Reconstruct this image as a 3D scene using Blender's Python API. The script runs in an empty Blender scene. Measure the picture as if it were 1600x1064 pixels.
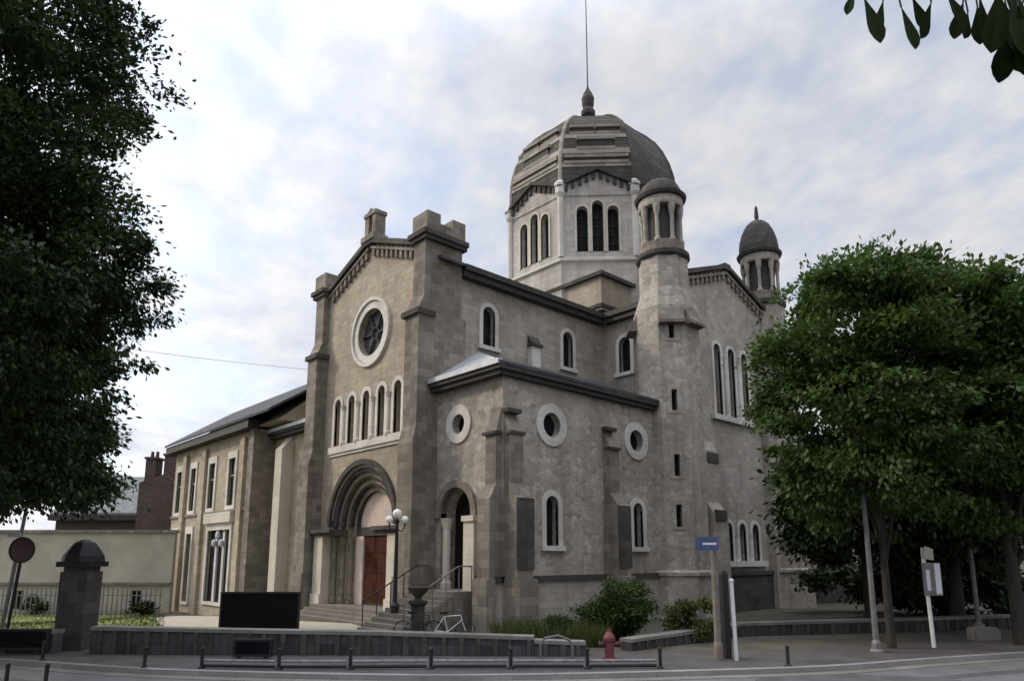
import bpy, bmesh, math, random
import numpy as np
from mathutils import Vector as V, Matrix, noise
R = math.radians
random.seed(7)
S = bpy.context.scene
C = S.collection
Z = V((0, 0, 1))

# ------------------------------------------------------------------ materials
def nmat(name):
    m = bpy.data.materials.new(name); m.use_nodes = True
    nt = m.node_tree
    return m, nt, nt.nodes, nt.links, nt.nodes['Principled BSDF']

def mixc(N, L, fac, a, b, mode='MIX'):
    n = N.new('ShaderNodeMix'); n.data_type = 'RGBA'; n.blend_type = mode
    for sock, v in ((n.inputs[0], fac), (n.inputs[6], a), (n.inputs[7], b)):
        if hasattr(v, 'is_output'): L.new(v, sock)
        elif isinstance(v, (int, float)): sock.default_value = v
        else: sock.default_value = (*v, 1)
    return n.outputs[2]

def ramp(N, L, src, a, b, ca=(0, 0, 0), cb=(1, 1, 1)):
    n = N.new('ShaderNodeValToRGB'); L.new(src, n.inputs[0])
    n.color_ramp.elements[0].position = a; n.color_ramp.elements[1].position = b
    n.color_ramp.elements[0].color = (*ca, 1); n.color_ramp.elements[1].color = (*cb, 1)
    return n.outputs[0]

def tex(N, L, vec, scale, detail=4, rough=.55, kind='noise'):
    n = N.new('ShaderNodeTexNoise'); n.inputs['Scale'].default_value = scale
    n.inputs['Detail'].default_value = detail; n.inputs['Roughness'].default_value = rough
    L.new(vec, n.inputs['Vector']); return n.outputs['Fac']

def mapping(N, L, vec, sc=(1, 1, 1), loc=(0, 0, 0), rot=(0, 0, 0)):
    n = N.new('ShaderNodeMapping'); L.new(vec, n.inputs[0])
    n.inputs['Scale'].default_value = sc; n.inputs['Location'].default_value = loc; n.inputs['Rotation'].default_value = rot
    return n.outputs[0]

def bump(N, L, src, p, strength=.4, dist=.03):
    n = N.new('ShaderNodeBump'); n.inputs['Strength'].default_value = strength; n.inputs['Distance'].default_value = dist
    L.new(src, n.inputs['Height']); L.new(n.outputs[0], p.inputs['Normal'])

def stone(name, base, kind='ashlar', bw=.7, bh=.35, var=.16, stain=.35, dark=None, mortar=.78):
    m, nt, N, L, p = nmat(name)
    tc = N.new('ShaderNodeTexCoord').outputs['Object']
    dk = dark or tuple(c * .42 for c in base)
    n1 = tex(N, L, tc, .35, 6, .6); n2 = tex(N, L, tc, 5, 6, .7)
    st = tex(N, L, mapping(N, L, tc, (1.1, 1.1, .16)), 1.0, 6, .62)
    if kind == 'ashlar':
        sx = N.new('ShaderNodeSeparateXYZ'); L.new(tc, sx.inputs[0])
        ad = N.new('ShaderNodeMath'); L.new(sx.outputs[0], ad.inputs[0]); L.new(sx.outputs[1], ad.inputs[1])
        cb = N.new('ShaderNodeCombineXYZ'); L.new(ad.outputs[0], cb.inputs[0]); L.new(sx.outputs[2], cb.inputs[1])
        b = N.new('ShaderNodeTexBrick'); L.new(cb.outputs[0], b.inputs['Vector'])
        b.inputs['Scale'].default_value = 1; b.inputs['Brick Width'].default_value = bw; b.inputs['Row Height'].default_value = bh
        b.inputs['Mortar Size'].default_value = .012; b.inputs['Mortar Smooth'].default_value = .3
        b.inputs['Color1'].default_value = (*(c * (1 + var) for c in base), 1)
        b.inputs['Color2'].default_value = (*(c * (1 - var) for c in base), 1)
        b.inputs['Mortar'].default_value = (*(c * mortar for c in base), 1)
        col = b.outputs['Color']; h = b.outputs['Fac']; inv = True
    else:
        wob = N.new('ShaderNodeVectorMath'); wob.operation = 'ADD'
        nz = N.new('ShaderNodeTexNoise'); nz.inputs['Scale'].default_value = 3; L.new(tc, nz.inputs['Vector'])
        sc = N.new('ShaderNodeVectorMath'); sc.operation = 'SCALE'; sc.inputs['Scale'].default_value = .25
        L.new(nz.outputs['Color'], sc.inputs[0]); L.new(tc, wob.inputs[0]); L.new(sc.outputs[0], wob.inputs[1])
        v1 = N.new('ShaderNodeTexVoronoi'); v1.inputs['Scale'].default_value = 1 / bw
        v2 = N.new('ShaderNodeTexVoronoi'); v2.feature = 'DISTANCE_TO_EDGE'; v2.inputs['Scale'].default_value = 1 / bw
        mp = mapping(N, L, wob.outputs[0], (1, 1, bw / bh))
        L.new(mp, v1.inputs['Vector']); L.new(mp, v2.inputs['Vector'])
        sp = N.new('ShaderNodeSeparateColor'); L.new(v1.outputs['Color'], sp.inputs[0])
        col = ramp(N, L, sp.outputs[0], 0, 1, tuple(c * (1 - var) for c in base), tuple(c * (1 + var) for c in base))
        hue = ramp(N, L, sp.outputs[1], .6, .95)
        col = mixc(N, L, hue, col, (base[0] * 1.03, base[1] * .98, base[2] * .93))
        e = ramp(N, L, v2.outputs['Distance'], 0, .1)
        col = mixc(N, L, e, tuple(c * .88 for c in base), col)
        h = e; inv = False
    col = mixc(N, L, ramp(N, L, n1, .42, .72), col, mixc(N, L, 1.0, col, (.72, .7, .68), 'MULTIPLY'))
    f = N.new('ShaderNodeMath'); f.operation = 'MULTIPLY'; f.inputs[1].default_value = stain
    st2 = tex(N, L, mapping(N, L, tc, (3.2, 3.2, .22), (7, 3, 1)), 1.0, 5, .6)
    mxs = N.new('ShaderNodeMath'); mxs.operation = 'MAXIMUM'; L.new(ramp(N, L, st, .5, .78), mxs.inputs[0]); L.new(ramp(N, L, st2, .56, .8), mxs.inputs[1])
    L.new(mxs.outputs[0], f.inputs[0])
    col = mixc(N, L, f.outputs[0], col, dk)
    col = mixc(N, L, ramp(N, L, n2, .3, .7), mixc(N, L, 1.0, col, (.86, .86, .86), 'MULTIPLY'), col)
    L.new(col, p.inputs['Base Color']); p.inputs['Roughness'].default_value = .9
    p.inputs['Specular IOR Level'].default_value = .2
    a = N.new('ShaderNodeMath'); a.operation = 'MULTIPLY_ADD'; L.new(h, a.inputs[0]); a.inputs[1].default_value = -.6 if inv else .6
    L.new(n2, a.inputs[2]); bump(N, L, a.outputs[0], p, .5, .02)
    return m

def plain(name, c, rough=.6, metal=0, var=.25, scale=3, b=.15, spec=.4, aniso=(1, 1, 1)):
    m, nt, N, L, p = nmat(name)
    tc = mapping(N, L, N.new('ShaderNodeTexCoord').outputs['Object'], aniso)
    n = tex(N, L, tc, scale, 6, .65)
    L.new(ramp(N, L, n, .3, .7, tuple(x * (1 - var) for x in c), tuple(x * (1 + var) for x in c)), p.inputs['Base Color'])
    p.inputs['Roughness'].default_value = rough; p.inputs['Metallic'].default_value = metal
    p.inputs['Specular IOR Level'].default_value = spec
    if b: bump(N, L, n, p, b, .02)
    return m

def roofmat(name, c, w=.35, h=.16):
    m, nt, N, L, p = nmat(name)
    tc = N.new('ShaderNodeTexCoord').outputs['Object']
    n = tex(N, L, tc, .7, 6, .6); n2 = tex(N, L, mapping(N, L, tc, (3, 3, 9)), 1, 3)
    col = ramp(N, L, n, .3, .75, tuple(x * .7 for x in c), tuple(x * 1.35 for x in c))
    col = mixc(N, L, ramp(N, L, n2, .35, .65), mixc(N, L, 1.0, col, (.75, .75, .78), 'MULTIPLY'), col)
    w_ = N.new('ShaderNodeTexWave'); w_.bands_direction = 'Z'; w_.inputs['Scale'].default_value = 2.2; L.new(tc, w_.inputs['Vector'])
    L.new(col, p.inputs['Base Color']); p.inputs['Roughness'].default_value = .8; p.inputs['Specular IOR Level'].default_value = .15
    bump(N, L, w_.outputs['Fac'], p, .35, .02)
    return m

def glassmat(name, c=(.012, .013, .016)):
    m, nt, N, L, p = nmat(name)
    tc = N.new('ShaderNodeTexCoord').outputs['Object']
    n = tex(N, L, tc, 2.2, 3)
    L.new(ramp(N, L, n, .3, .7, tuple(x * .5 for x in c), tuple(x * 1.6 for x in c)), p.inputs['Base Color'])
    p.inputs['Roughness'].default_value = .45; p.inputs['Specular IOR Level'].default_value = .08
    bump(N, L, tex(N, L, tc, 7, 2), p, .3, .02)
    return m

def leafmat(name, a, b, trans=.35, spec=.3):
    m, nt, N, L, p = nmat(name)
    tc = N.new('ShaderNodeTexCoord').outputs['Object']
    n = tex(N, L, tc, .55, 4); n2 = tex(N, L, tc, 6, 2)
    g = N.new('ShaderNodeNewGeometry')
    col = ramp(N, L, n, .35, .68, a, b)
    col = mixc(N, L, ramp(N, L, g.outputs['Random Per Island'], 0, 1), mixc(N, L, 1.0, col, (.65, .7, .6), 'MULTIPLY'), mixc(N, L, 1.0, col, (1.35, 1.25, 1.1), 'MULTIPLY'))
    L.new(col, p.inputs['Base Color']); p.inputs['Roughness'].default_value = .55; p.inputs['Specular IOR Level'].default_value = spec
    t = N.new('ShaderNodeBsdfTranslucent'); L.new(col, t.inputs[0])
    mx = N.new('ShaderNodeMixShader'); mx.inputs[0].default_value = trans
    L.new(p.outputs[0], mx.inputs[1]); L.new(t.outputs[0], mx.inputs[2])
    L.new(mx.outputs[0], N['Material Output'].inputs[0])
    return m

M = {}
M['facade'] = stone('facade_stone', (.43, .365, .285), 'ashlar', .55, .28, .12, .6, mortar=.8)
M['rubble'] = stone('rubble_stone', (.43, .39, .34), 'rubble', .36, .23, .27, .75)
M['side'] = stone('side_stone', (.41, .375, .33), 'ashlar', .5, .27, .15, .65, mortar=.8)
M['trim'] = stone('trim_stone', (.68, .65, .60), 'ashlar', 1.1, .5, .06, .3, mortar=.88)
M['palecol'] = stone('pale_stone', (.62, .57, .48), 'ashlar', 2, .9, .05, .15, mortar=.9)
M['drum'] = stone('drum_stone', (.52, .49, .445), 'ashlar', .8, .36, .12, .75)
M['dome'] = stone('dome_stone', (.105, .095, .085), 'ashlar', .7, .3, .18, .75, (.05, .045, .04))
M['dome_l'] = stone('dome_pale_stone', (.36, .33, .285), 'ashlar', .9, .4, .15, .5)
M['dark'] = stone('soot_shade_stone', (.085, .078, .07), 'ashlar', .7, .35, .25, .5)  # soot-dark stone; on gable copings and the far house it holds painted shade
M['pier'] = stone('pier_stone', (.245, .215, .182), 'ashlar', .55, .34, .26, .75)
M['tymp'] = plain('tympanum_paint', (.62, .50, .43), .8, var=.18, scale=1.5)
M['slate'] = roofmat('slate', (.07, .072, .078))
M['zinc'] = plain('zinc', (.42, .43, .45), .45, .25, var=.25, scale=2, b=.05)
M['zinc2'] = plain('weathered_zinc', (.17, .18, .18), .7, 0, var=.25, scale=1.5, b=.05, spec=.15)
M['gutter'] = plain('gutter_shade_dark', (.035, .032, .028), .7, var=.4)  # gutter black; shade under eaves and inside openings is put into the colour
M['glass'] = glassmat('dark_leaded_glass')
M['glassg'] = glassmat('grey_glass', (.06, .065, .07))
M['door'] = plain('red_brown_wood', (.06, .018, .010), .7, var=.35, scale=2, spec=.1, aniso=(6, 6, .5))
M['wood'] = plain('dark_wood', (.022, .017, .013), .7, var=.35, scale=2, spec=.1, aniso=(6, 6, .5))
M['annex'] = stone('annex_stone', (.44, .375, .285), 'ashlar', .7, .33, .12, .35, mortar=.85)
M['plaster'] = plain('old_plaster', (.38, .345, .28), .95, var=.2, scale=.5, b=.05)
M['brick'] = stone('red_brick', (.105, .08, .068), 'ashlar', .25, .09, .25, .4)
M['iron'] = plain('black_iron', (.01, .01, .011), .6, .0, var=.3)
M['grey_metal'] = plain('grey_metal', (.16, .155, .15), .55, .3, var=.3)
M['white_metal'] = plain('white_paint_metal', (.6, .6, .6), .45, var=.12)
M['black_board'] = plain('black_board', (.005, .005, .007), .6, var=.4, spec=.08)
M['blue'] = plain('blue_enamel', (.05, .07, .15), .35, var=.12)
M['post'] = plain('weathered_concrete', (.16, .135, .115), .9, var=.3, scale=4)
M['railpaint'] = plain('worn_grey_paint', (.21, .205, .2), .7, var=.35, scale=5, spec=.2)
M['white'] = plain('white_enamel', (.6, .6, .64), .35, var=.05)
M['red'] = plain('red_paint', (.14, .035, .038), .5, var=.3)
M['darkred'] = plain('dark_red_enamel', (.055, .012, .014), .5, var=.2)
M['globe'] = plain('opal_glass', (.8, .78, .72), .25, var=.03, b=0)
M['bark'] = plain('bark', (.035, .03, .025), .95, var=.5, scale=4, b=.8, aniso=(3, 3, .6))
M['leaf'] = leafmat('leaf_sunny', (.028, .058, .014), (.078, .128, .028))  # light end of the colour paints sunlit leaves
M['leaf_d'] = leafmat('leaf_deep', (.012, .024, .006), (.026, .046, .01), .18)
M['leaf_n'] = leafmat('leaf_shade_side', (.016, .03, .009), (.034, .056, .014), .25)  # dark leaf colour paints the shaded side of the left trees
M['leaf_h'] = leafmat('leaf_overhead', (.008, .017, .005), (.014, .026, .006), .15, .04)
M['bushl'] = leafmat('leaf_bush', (.022, .045, .01), (.05, .085, .02), .3)
M['weed'] = leafmat('leaf_weed', (.05, .07, .02), (.09, .11, .035), .3)
M['asphalt'] = plain('asphalt', (.125, .122, .126), .85, var=.22, scale=1.3, b=.2)
M['pave'] = plain('pavement_tarmac', (.072, .066, .064), .9, var=.3, scale=1.1, b=.2)
M['kerb'] = stone('kerb_granite', (.27, .26, .255), 'ashlar', 1.0, 1.0, .12, .25)
M['wallstone'] = stone('low_wall_stone', (.075, .07, .075), 'ashlar', .55, .3, .35, .75, (.02, .02, .024))
M['coping'] = stone('coping_stone', (.215, .205, .185), 'ashlar', 1.2, .5, .15, .4)
M['earth'] = plain('bare_earth', (.075, .066, .05), .95, var=.35, scale=.8, b=.4)
M['gravel'] = plain('pale_gravel', (.36, .32, .25), .95, var=.2, scale=6, b=.4)
M['lawn'] = plain('lawn', (.13, .15, .035), .95, var=.4, scale=2.5, b=.6)
M['wire'] = plain('wire', (.3, .3, .32), .5, b=0)
M['step'] = stone('step_stone', (.2, .18, .155), 'ashlar', 1.2, .4, .15, .4)

# ------------------------------------------------------------------ object helpers
def link(name, bm, mat, parent=None, label=None, smooth=False, fix=True):
    if fix: bmesh.ops.recalc_face_normals(bm, faces=bm.faces)
    me = bpy.data.meshes.new(name); bm.to_mesh(me); bm.free()
    o = bpy.data.objects.new(name, me); C.objects.link(o)
    for m in (mat if isinstance(mat, (list, tuple)) else [mat]): me.materials.append(m)
    if smooth: me.polygons.foreach_set('use_smooth', [True] * len(me.polygons))
    if parent is not None: attach(o, parent)
    if label: o['label'] = label
    return o

def attach(o, parent):
    o.parent = parent
    if parent.type == 'EMPTY' and not parent.get('local'):
        o.matrix_parent_inverse = Matrix.Translation(-parent.location)

def tag(o, label, cat, group=None):
    o['label'] = label; o['category'] = cat
    if group: o['group'] = group
    return o

def thing(name, label, cat, loc, group=None, rz=0, local=False):
    o = bpy.data.objects.new(name, None); C.objects.link(o); o.location = loc; o.rotation_euler = (0, 0, rz)
    o.empty_display_size = .3
    if local: o['local'] = 1
    return tag(o, label, cat, group)

def setting(name, bm, mat):
    o = link(name, bm, mat); o['kind'] = 'structure'; return o

def copytree(root, loc, rz=0, label=None):
    r = root.copy(); C.objects.link(r); r.location = loc; r.rotation_euler = (0, 0, rz)
    if label: r['label'] = label
    for ch in list(root.children):
        c = ch.copy(); C.objects.link(c); c.parent = r
        for g in list(ch.children):
            d = g.copy(); C.objects.link(d); d.parent = c
    return r

NB = bmesh.new

def solid(bm, pts, vec):
    """closed prism from a 3-D polygon swept along vec"""
    a = [bm.verts.new(p) for p in pts]; b = [bm.verts.new(V(p) + V(vec)) for p in pts]
    bm.faces.new(a); bm.faces.new(b[::-1])
    n = len(a)
    for i in range(n): bm.faces.new((a[i], b[i], b[(i + 1) % n], a[(i + 1) % n]))

def box(bm, x0, x1, y0, y1, z0, z1):
    solid(bm, [V((x0, y0, z0)), V((x1, y0, z0)), V((x1, y1, z0)), V((x0, y1, z0))], (0, 0, z1 - z0))

def lathe(bm, prof, c=(0, 0, 0), n=16, ph=0):
    c = V(c); rings = []
    for r, z in prof:
        rings.append([bm.verts.new(c + V((r * math.cos(ph + 2 * math.pi * i / n), r * math.sin(ph + 2 * math.pi * i / n), z))) for i in range(n)] if r > 1e-4 else [bm.verts.new(c + V((0, 0, z)))])
    for a, b in zip(rings, rings[1:]):
        for i in range(n):
            j = (i + 1) % n
            if len(a) == 1 and len(b) == 1: continue
            if len(a) == 1: bm.faces.new((a[0], b[j], b[i]))
            elif len(b) == 1: bm.faces.new((a[i], a[j], b[0]))
            else: bm.faces.new((a[i], a[j], b[j], b[i]))
    for r in (rings[0], rings[-1]):
        if len(r) > 1: bm.faces.new(r)

def tube(bm, pts, rad, n=8):
    pts = [V(p) for p in pts]; rad = rad if isinstance(rad, (list, tuple)) else [rad] * len(pts)
    rings = []
    for i, p in enumerate(pts):
        t = (pts[min(i + 1, len(pts) - 1)] - pts[max(i - 1, 0)]).normalized()
        a = t.cross(V((0, 0, 1)) if abs(t.z) < .9 else V((1, 0, 0))).normalized(); b = t.cross(a)
        rings.append([bm.verts.new(p + (a * math.cos(2 * math.pi * k / n) + b * math.sin(2 * math.pi * k / n)) * rad[i]) for k in range(n)])
    for a, b in zip(rings, rings[1:]):
        for k in range(n): bm.faces.new((a[k], a[(k + 1) % n], b[(k + 1) % n], b[k]))
    bm.faces.new(rings[0]); bm.faces.new(rings[-1])

class Fr:
    """wall frame: u along the wall, z up, d outward"""
    def __init__(s, o, u): s.o = V(o); s.u = V(u).normalized(); s.n = s.u.cross(Z)
    def p(s, u, z, d=0): return s.o + s.u * u + Z * z + s.n * d

def fbox(bm, f, u0, u1, z0, z1, d0, d1):
    solid(bm, [f.p(u0, z0, d0), f.p(u1, z0, d0), f.p(u1, z1, d0), f.p(u0, z1, d0)], f.n * (d1 - d0))

def fpoly(bm, f, pts, d0, d1): solid(bm, [f.p(u, z, d0) for u, z in pts], f.n * (d1 - d0))

def arch(uc, z0, w, h, n=12):
    r = w / 2; zc = z0 + h - r
    return [(uc - r, z0), (uc + r, z0)] + [(uc + r * math.cos(math.pi * i / n), zc + r * math.sin(math.pi * i / n)) for i in range(n + 1)][0:]

def circ(uc, zc, r, n=28, sz=1): return [(uc + r * math.cos(2 * math.pi * i / n), zc + sz * r * math.sin(2 * math.pi * i / n)) for i in range(n)]

def ring(bm, f, outer, inner, d0, d1, closed=True):
    n = len(outer); q = []
    for pts, d in ((outer, d0), (outer, d1), (inner, d1), (inner, d0)):
        q.append([bm.verts.new(f.p(u, z, d)) for u, z in pts])
    rng = range(n) if closed else range(n - 1)
    for i in rng:
        j = (i + 1) % n
        for k in range(4):
            a, b = q[k], q[(k + 1) % 4]; bm.faces.new((a[i], a[j], b[j], b[i]))
    if not closed:
        for i in (0, n - 1): bm.faces.new([q[k][i] for k in range(4)])

def archring(bm, f, uc, z0, w, h, s, d0, d1, n=12):
    o = arch(uc, z0, w + 2 * s, h + s, n); i = arch(uc, z0, w, h, n)
    ring(bm, f, o[1:] + o[:1], i[1:] + i[:1], d0, d1, closed=False)

def cut(o, bm):
    """carve the cutter's volume out of object o"""
    bmesh.ops.recalc_face_normals(bm, faces=bm.faces)
    me = bpy.data.meshes.new('cutter'); bm.to_mesh(me); bm.free()
    c = bpy.data.objects.new('cutter', me); C.objects.link(c)
    md = o.modifiers.new('b', 'BOOLEAN'); md.object = c; md.operation = 'DIFFERENCE'; md.solver = 'EXACT'
    dg = bpy.context.evaluated_depsgraph_get()
    new = bpy.data.meshes.new_from_object(o.evaluated_get(dg))
    o.modifiers.clear(); old = o.data; o.data = new
    bpy.data.objects.remove(c); bpy.data.meshes.remove(me); bpy.data.meshes.remove(old)

# ------------------------------------------------------------------ windows
def win(parent, cb, f, uc, z0, w, h, s=.24, proud=.05, depth=.42, mat='trim', sill=.1, name='arched_window', gm='glass', label=None, mull=True):
    fpoly(cb, f, arch(uc, z0, w, h), -depth, .3)
    bm = NB(); archring(bm, f, uc, z0, w, h, s, -.12, proud)
    o = link(name, bm, M[mat], parent, label)
    bm = NB(); fpoly(bm, f, arch(uc, z0 + .01, w + .1, h), -depth + .05, -depth + .09); link('glass', bm, M[gm], o)
    if sill:
        bm = NB(); fbox(bm, f, uc - w / 2 - s - .08, uc + w / 2 + s + .08, z0 - .2, z0 - .002, -.3, proud + sill); link('sill', bm, M['trim'], o)
    if mull and w > .4:
        bm = NB()
        fbox(bm, f, uc - .02, uc + .02, z0, z0 + h - .02, -depth + .1, -depth + .14)
        for k in range(1, int(h / .5)): fbox(bm, f, uc - w / 2, uc + w / 2, z0 + k * .5 - .015, z0 + k * .5 + .015, -depth + .1, -depth + .13)
        link('glazing_bar', bm, M['iron'], o)
    return o

def rwin(parent, cb, f, uc, zc, r, s, proud=.06, depth=.42, name='round_window', gm='glass', extra=0):
    fpoly(cb, f, circ(uc, zc, r), -depth, .3)
    bm = NB(); ring(bm, f, circ(uc, zc, r + s), circ(uc, zc, r), -.12, proud)
    if extra: ring(bm, f, circ(uc, zc, r + s + extra), circ(uc, zc, r + s + .04), -.12, proud + .09)
    o = link(name, bm, M['trim'], parent)
    bm = NB(); fpoly(bm, f, circ(uc, zc, r + .05), -depth + .05, -depth + .09); link('glass', bm, M[gm], o)
    if r > .8:
        bm = NB()
        ring(bm, f, circ(uc, zc, .34), circ(uc, zc, .26), -.3, -.2)
        for k in range(6):
            a = math.pi / 3 * k
            q = [(uc + .33 * math.cos(a) - .04 * math.sin(a), zc + .33 * math.sin(a) + .04 * math.cos(a)), (uc + .33 * math.cos(a) + .04 * math.sin(a), zc + .33 * math.sin(a) - .04 * math.cos(a)),
                 (uc + r * math.cos(a) + .04 * math.sin(a), zc + r * math.sin(a) - .04 * math.cos(a)), (uc + r * math.cos(a) - .04 * math.sin(a), zc + r * math.sin(a) + .04 * math.cos(a))]
            fpoly(bm, f, q, -.3, -.2)
        link('tracery', bm, M['wallstone'], o)
    return o

# ------------------------------------------------------------------ the church
AX, CY = -29.3, 34.3
ch = thing('church', 'large domed stone church with gabled front, rose window, aisle and two domed stair turrets', 'church', (AX, 27, 0))
FR = Fr((AX, 17.25, 0), (1, 0, 0))            # recessed front wall
XN = -24.3                                    # clerestory plane
XS = -19.73                                   # aisle side plane
FA = Fr((0, 17.69, 0), (1, 0, 0))             # aisle front
FS = Fr((XS, 0, 0), (0, 1, 0))                # aisle side
FC = Fr((XN, 0, 0), (0, 1, 0))                # clerestory
FT = Fr((-19.3, 0, 0), (0, 1, 0))             # transept end
FTF = Fr((0, 29.4, 0), (1, 0, 0))             # transept west wall

# front wall with gable
bm = NB(); fpoly(bm, FR, [(-4.6, -.6), (4.6, -.6), (4.6, 17.0), (0.4, 18.55), (-.4, 18.55), (-4.6, 17.0)], -1.9, 0)
facade = link('front_wall', bm, M['facade'], ch)
cb = NB()
rwin(ch, cb, FR, .2, 13.85, 1.22, .36, gm='glassg', name='rose_window', extra=.2)
for k in range(5):
    win(ch, cb, FR, -2.82 + 1.4 * k, 8.45, .62, 2.45, s=.2, sill=0, name='gallery_window', depth=.6, mull=False)
bm = NB(); fbox(bm, FR, -3.5, 3.5, 8.05, 8.4, -.05, .14); fbox(bm, FR, -3.42, 3.42, 7.9, 8.05, -.05, .07); link('string_course', bm, M['trim'], ch)
bm = NB()
for k in range(4):
    u = -2.82 + 1.4 * k + .7
    lathe(bm, [(.17, 8.4), (.17, 8.55), (.11, 8.62), (.11, 10.2), (.13, 10.22), (.2, 10.45)], FR.p(u, 0, .03), 12)
link('gallery_column', bm, M['palecol'], ch)
# portal recess with stepped orders
PU = -.1; SPR = 4.15
def portal_arch(r, z0): return arch(PU, z0, 2 * r, SPR + r - z0, 20)
fpoly(cb, FR, portal_arch(2.95, .3), -.28, .4)
cut(facade, cb)
cb = NB(); fpoly(cb, FR, portal_arch(2.55, .32), -.52, 0); cut(facade, cb)
cb = NB(); fpoly(cb, FR, portal_arch(2.2, .34), -.78, 0); cut(facade, cb)
cb = NB(); fpoly(cb, FR, portal_arch(1.85, .36), -1.05, 0); cut(facade, cb)
def halfring(r0, r1, n=24):
    return ([(PU + r0 * math.cos(math.pi * i / n), SPR + .15 + r0 * math.sin(math.pi * i / n)) for i in range(n + 1)], [(PU + r1 * math.cos(math.pi * i / n), SPR + .15 + r1 * math.sin(math.pi * i / n)) for i in range(n + 1)])
for (r0, r1, d0, d1, mt) in ((3.18, 2.93, -.2, .16, 'dark'), (2.93, 2.6, -.28, -.07, 'wallstone'), (2.56, 2.28, -.52, -.32, 'dark'), (2.22, 1.93, -.78, -.56, 'wallstone'), (1.87, 1.68, -1.04, -.82, 'dark')):
    bm = NB(); a, b = halfring(r0, r1); ring(bm, FR, a, b, d0, d1, closed=False); link('archivolt', bm, M[mt], ch)
bm = NB(); fpoly(bm, FR, [(PU + 1.84 * math.cos(math.pi * i / 24), SPR + .12 + 1.84 * math.sin(math.pi * i / 24)) for i in range(25)], -1.04, -.98); link('tympanum', bm, M['tymp'], ch)
bm = NB(); fbox(bm, FR, PU - 1.84, PU + 1.84, SPR - .32, SPR + .1, -1.04, -.86); link('lintel', bm, M['dark'], ch)
for s in (-1, 1):
    bm = NB(); fbox(bm, FR, PU + min(s * .02, s * 1.15), PU + max(s * .02, s * 1.15), .62, SPR - .33, -1.04, -.94)
    for zz in (.85, 2.05, 3.0):
        fbox(bm, FR, PU + min(s * .2, s * 1.0), PU + max(s * .2, s * 1.0), zz, zz + .75, -.96, -.91)
    link('door_leaf', bm, M['door'], ch)
    bm = NB(); fbox(bm, FR, PU + min(s * 1.16, s * 1.84), PU + max(s * 1.16, s * 1.84), .5, SPR - .33, -1.04, -.84); link('door_jamb', bm, M['tymp'], ch)
    for r, d in ((2.0, -.68), (2.36, -.42), (2.74, -.17)):
        bm = NB(); lathe(bm, [(.19, .55), (.19, .75), (.13, .85), (.13, 3.35), (.15, 3.4), (.21, 3.82)], FR.p(PU + s * r, 0, d), 12); link('portal_column', bm, M['pier'], ch)
    bm = NB(); a = sorted((PU + s * 2.98, s * 3.98)); fbox(bm, FR, a[0], a[1], -.6, 3.84, -.02, .42)
    fbox(bm, FR, a[0] - .03, a[1] + .03, -.6, 1.0, -.01, .5)
    link('portal_pier', bm, M['palecol'], ch)
    bm = NB(); a = sorted((PU + s * 1.9, s * 4.15)); fbox(bm, FR, a[0], a[1], 3.85, 4.0, -.4, .52); fbox(bm, FR, a[0], a[1], 4.0, 4.17, -.4, .66); link('portal_cornice', bm, M['dark'], ch)
for k in range(4):
    bm = NB(); fbox(bm, FR, -3.5 - .02 * k, 3.5 + .02 * k, -.7, .52 - .14 * k - .0, -.9 if k == 0 else .5, .7 + .36 * k); link('portal_step', bm, M['step'], ch)

# gable coping, corbel frieze, finial
bm = NB()
for s in (-1, 1):
    fpoly(bm, FR, [(s * 4.15, 17.05), (s * .35, 18.5), (s * .35, 18.78), (s * 4.15, 17.33)], -.5, .3)
fbox(bm, FR, -.35, .35, 18.5, 18.82, -.5, .3)
link('gable_coping', bm, M['dark'], ch)  # dark tone includes the shadow on the coping's underside
bm = NB()
for s in (-1, 1):
    for k in range(9):
        u = .35 + .42 * k; zt = 18.42 - .381 * u
        fpoly(bm, FR, [(s * (u - .1), zt - .42), (s * (u + .1), zt - .5), (s * (u + .1), zt + .1), (s * (u - .1), zt + .1)], -.02, .16)
    fpoly(bm, FR, [(s * 4.1, 16.8), (s * .1, 18.3), (s * .1, 18.42), (s * 4.1, 16.93)], -.02, .2)
link('corbel_frieze', bm, M['pier'], ch)
bm = NB()
fbox(bm, FR, -.62, .62, 18.7, 19.0, -.5, .35)
fbox(bm, FR, -.5, -.12, 19.0, 20.1, -.4, .2); fbox(bm, FR, .2, .52, 19.0, 20.1, -.4, .2); fbox(bm, FR, -.12, .2, 19.0, 19.25, -.4, .15)
fbox(bm, FR, -.56, .58, 20.1, 20.3, -.45, .26)
fpoly(bm, FR, [(-.4, 20.3), (.42, 20.3), (.01, 20.55)], -.4, .2)
link('gable_finial', bm, M['pier'], ch)

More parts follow.
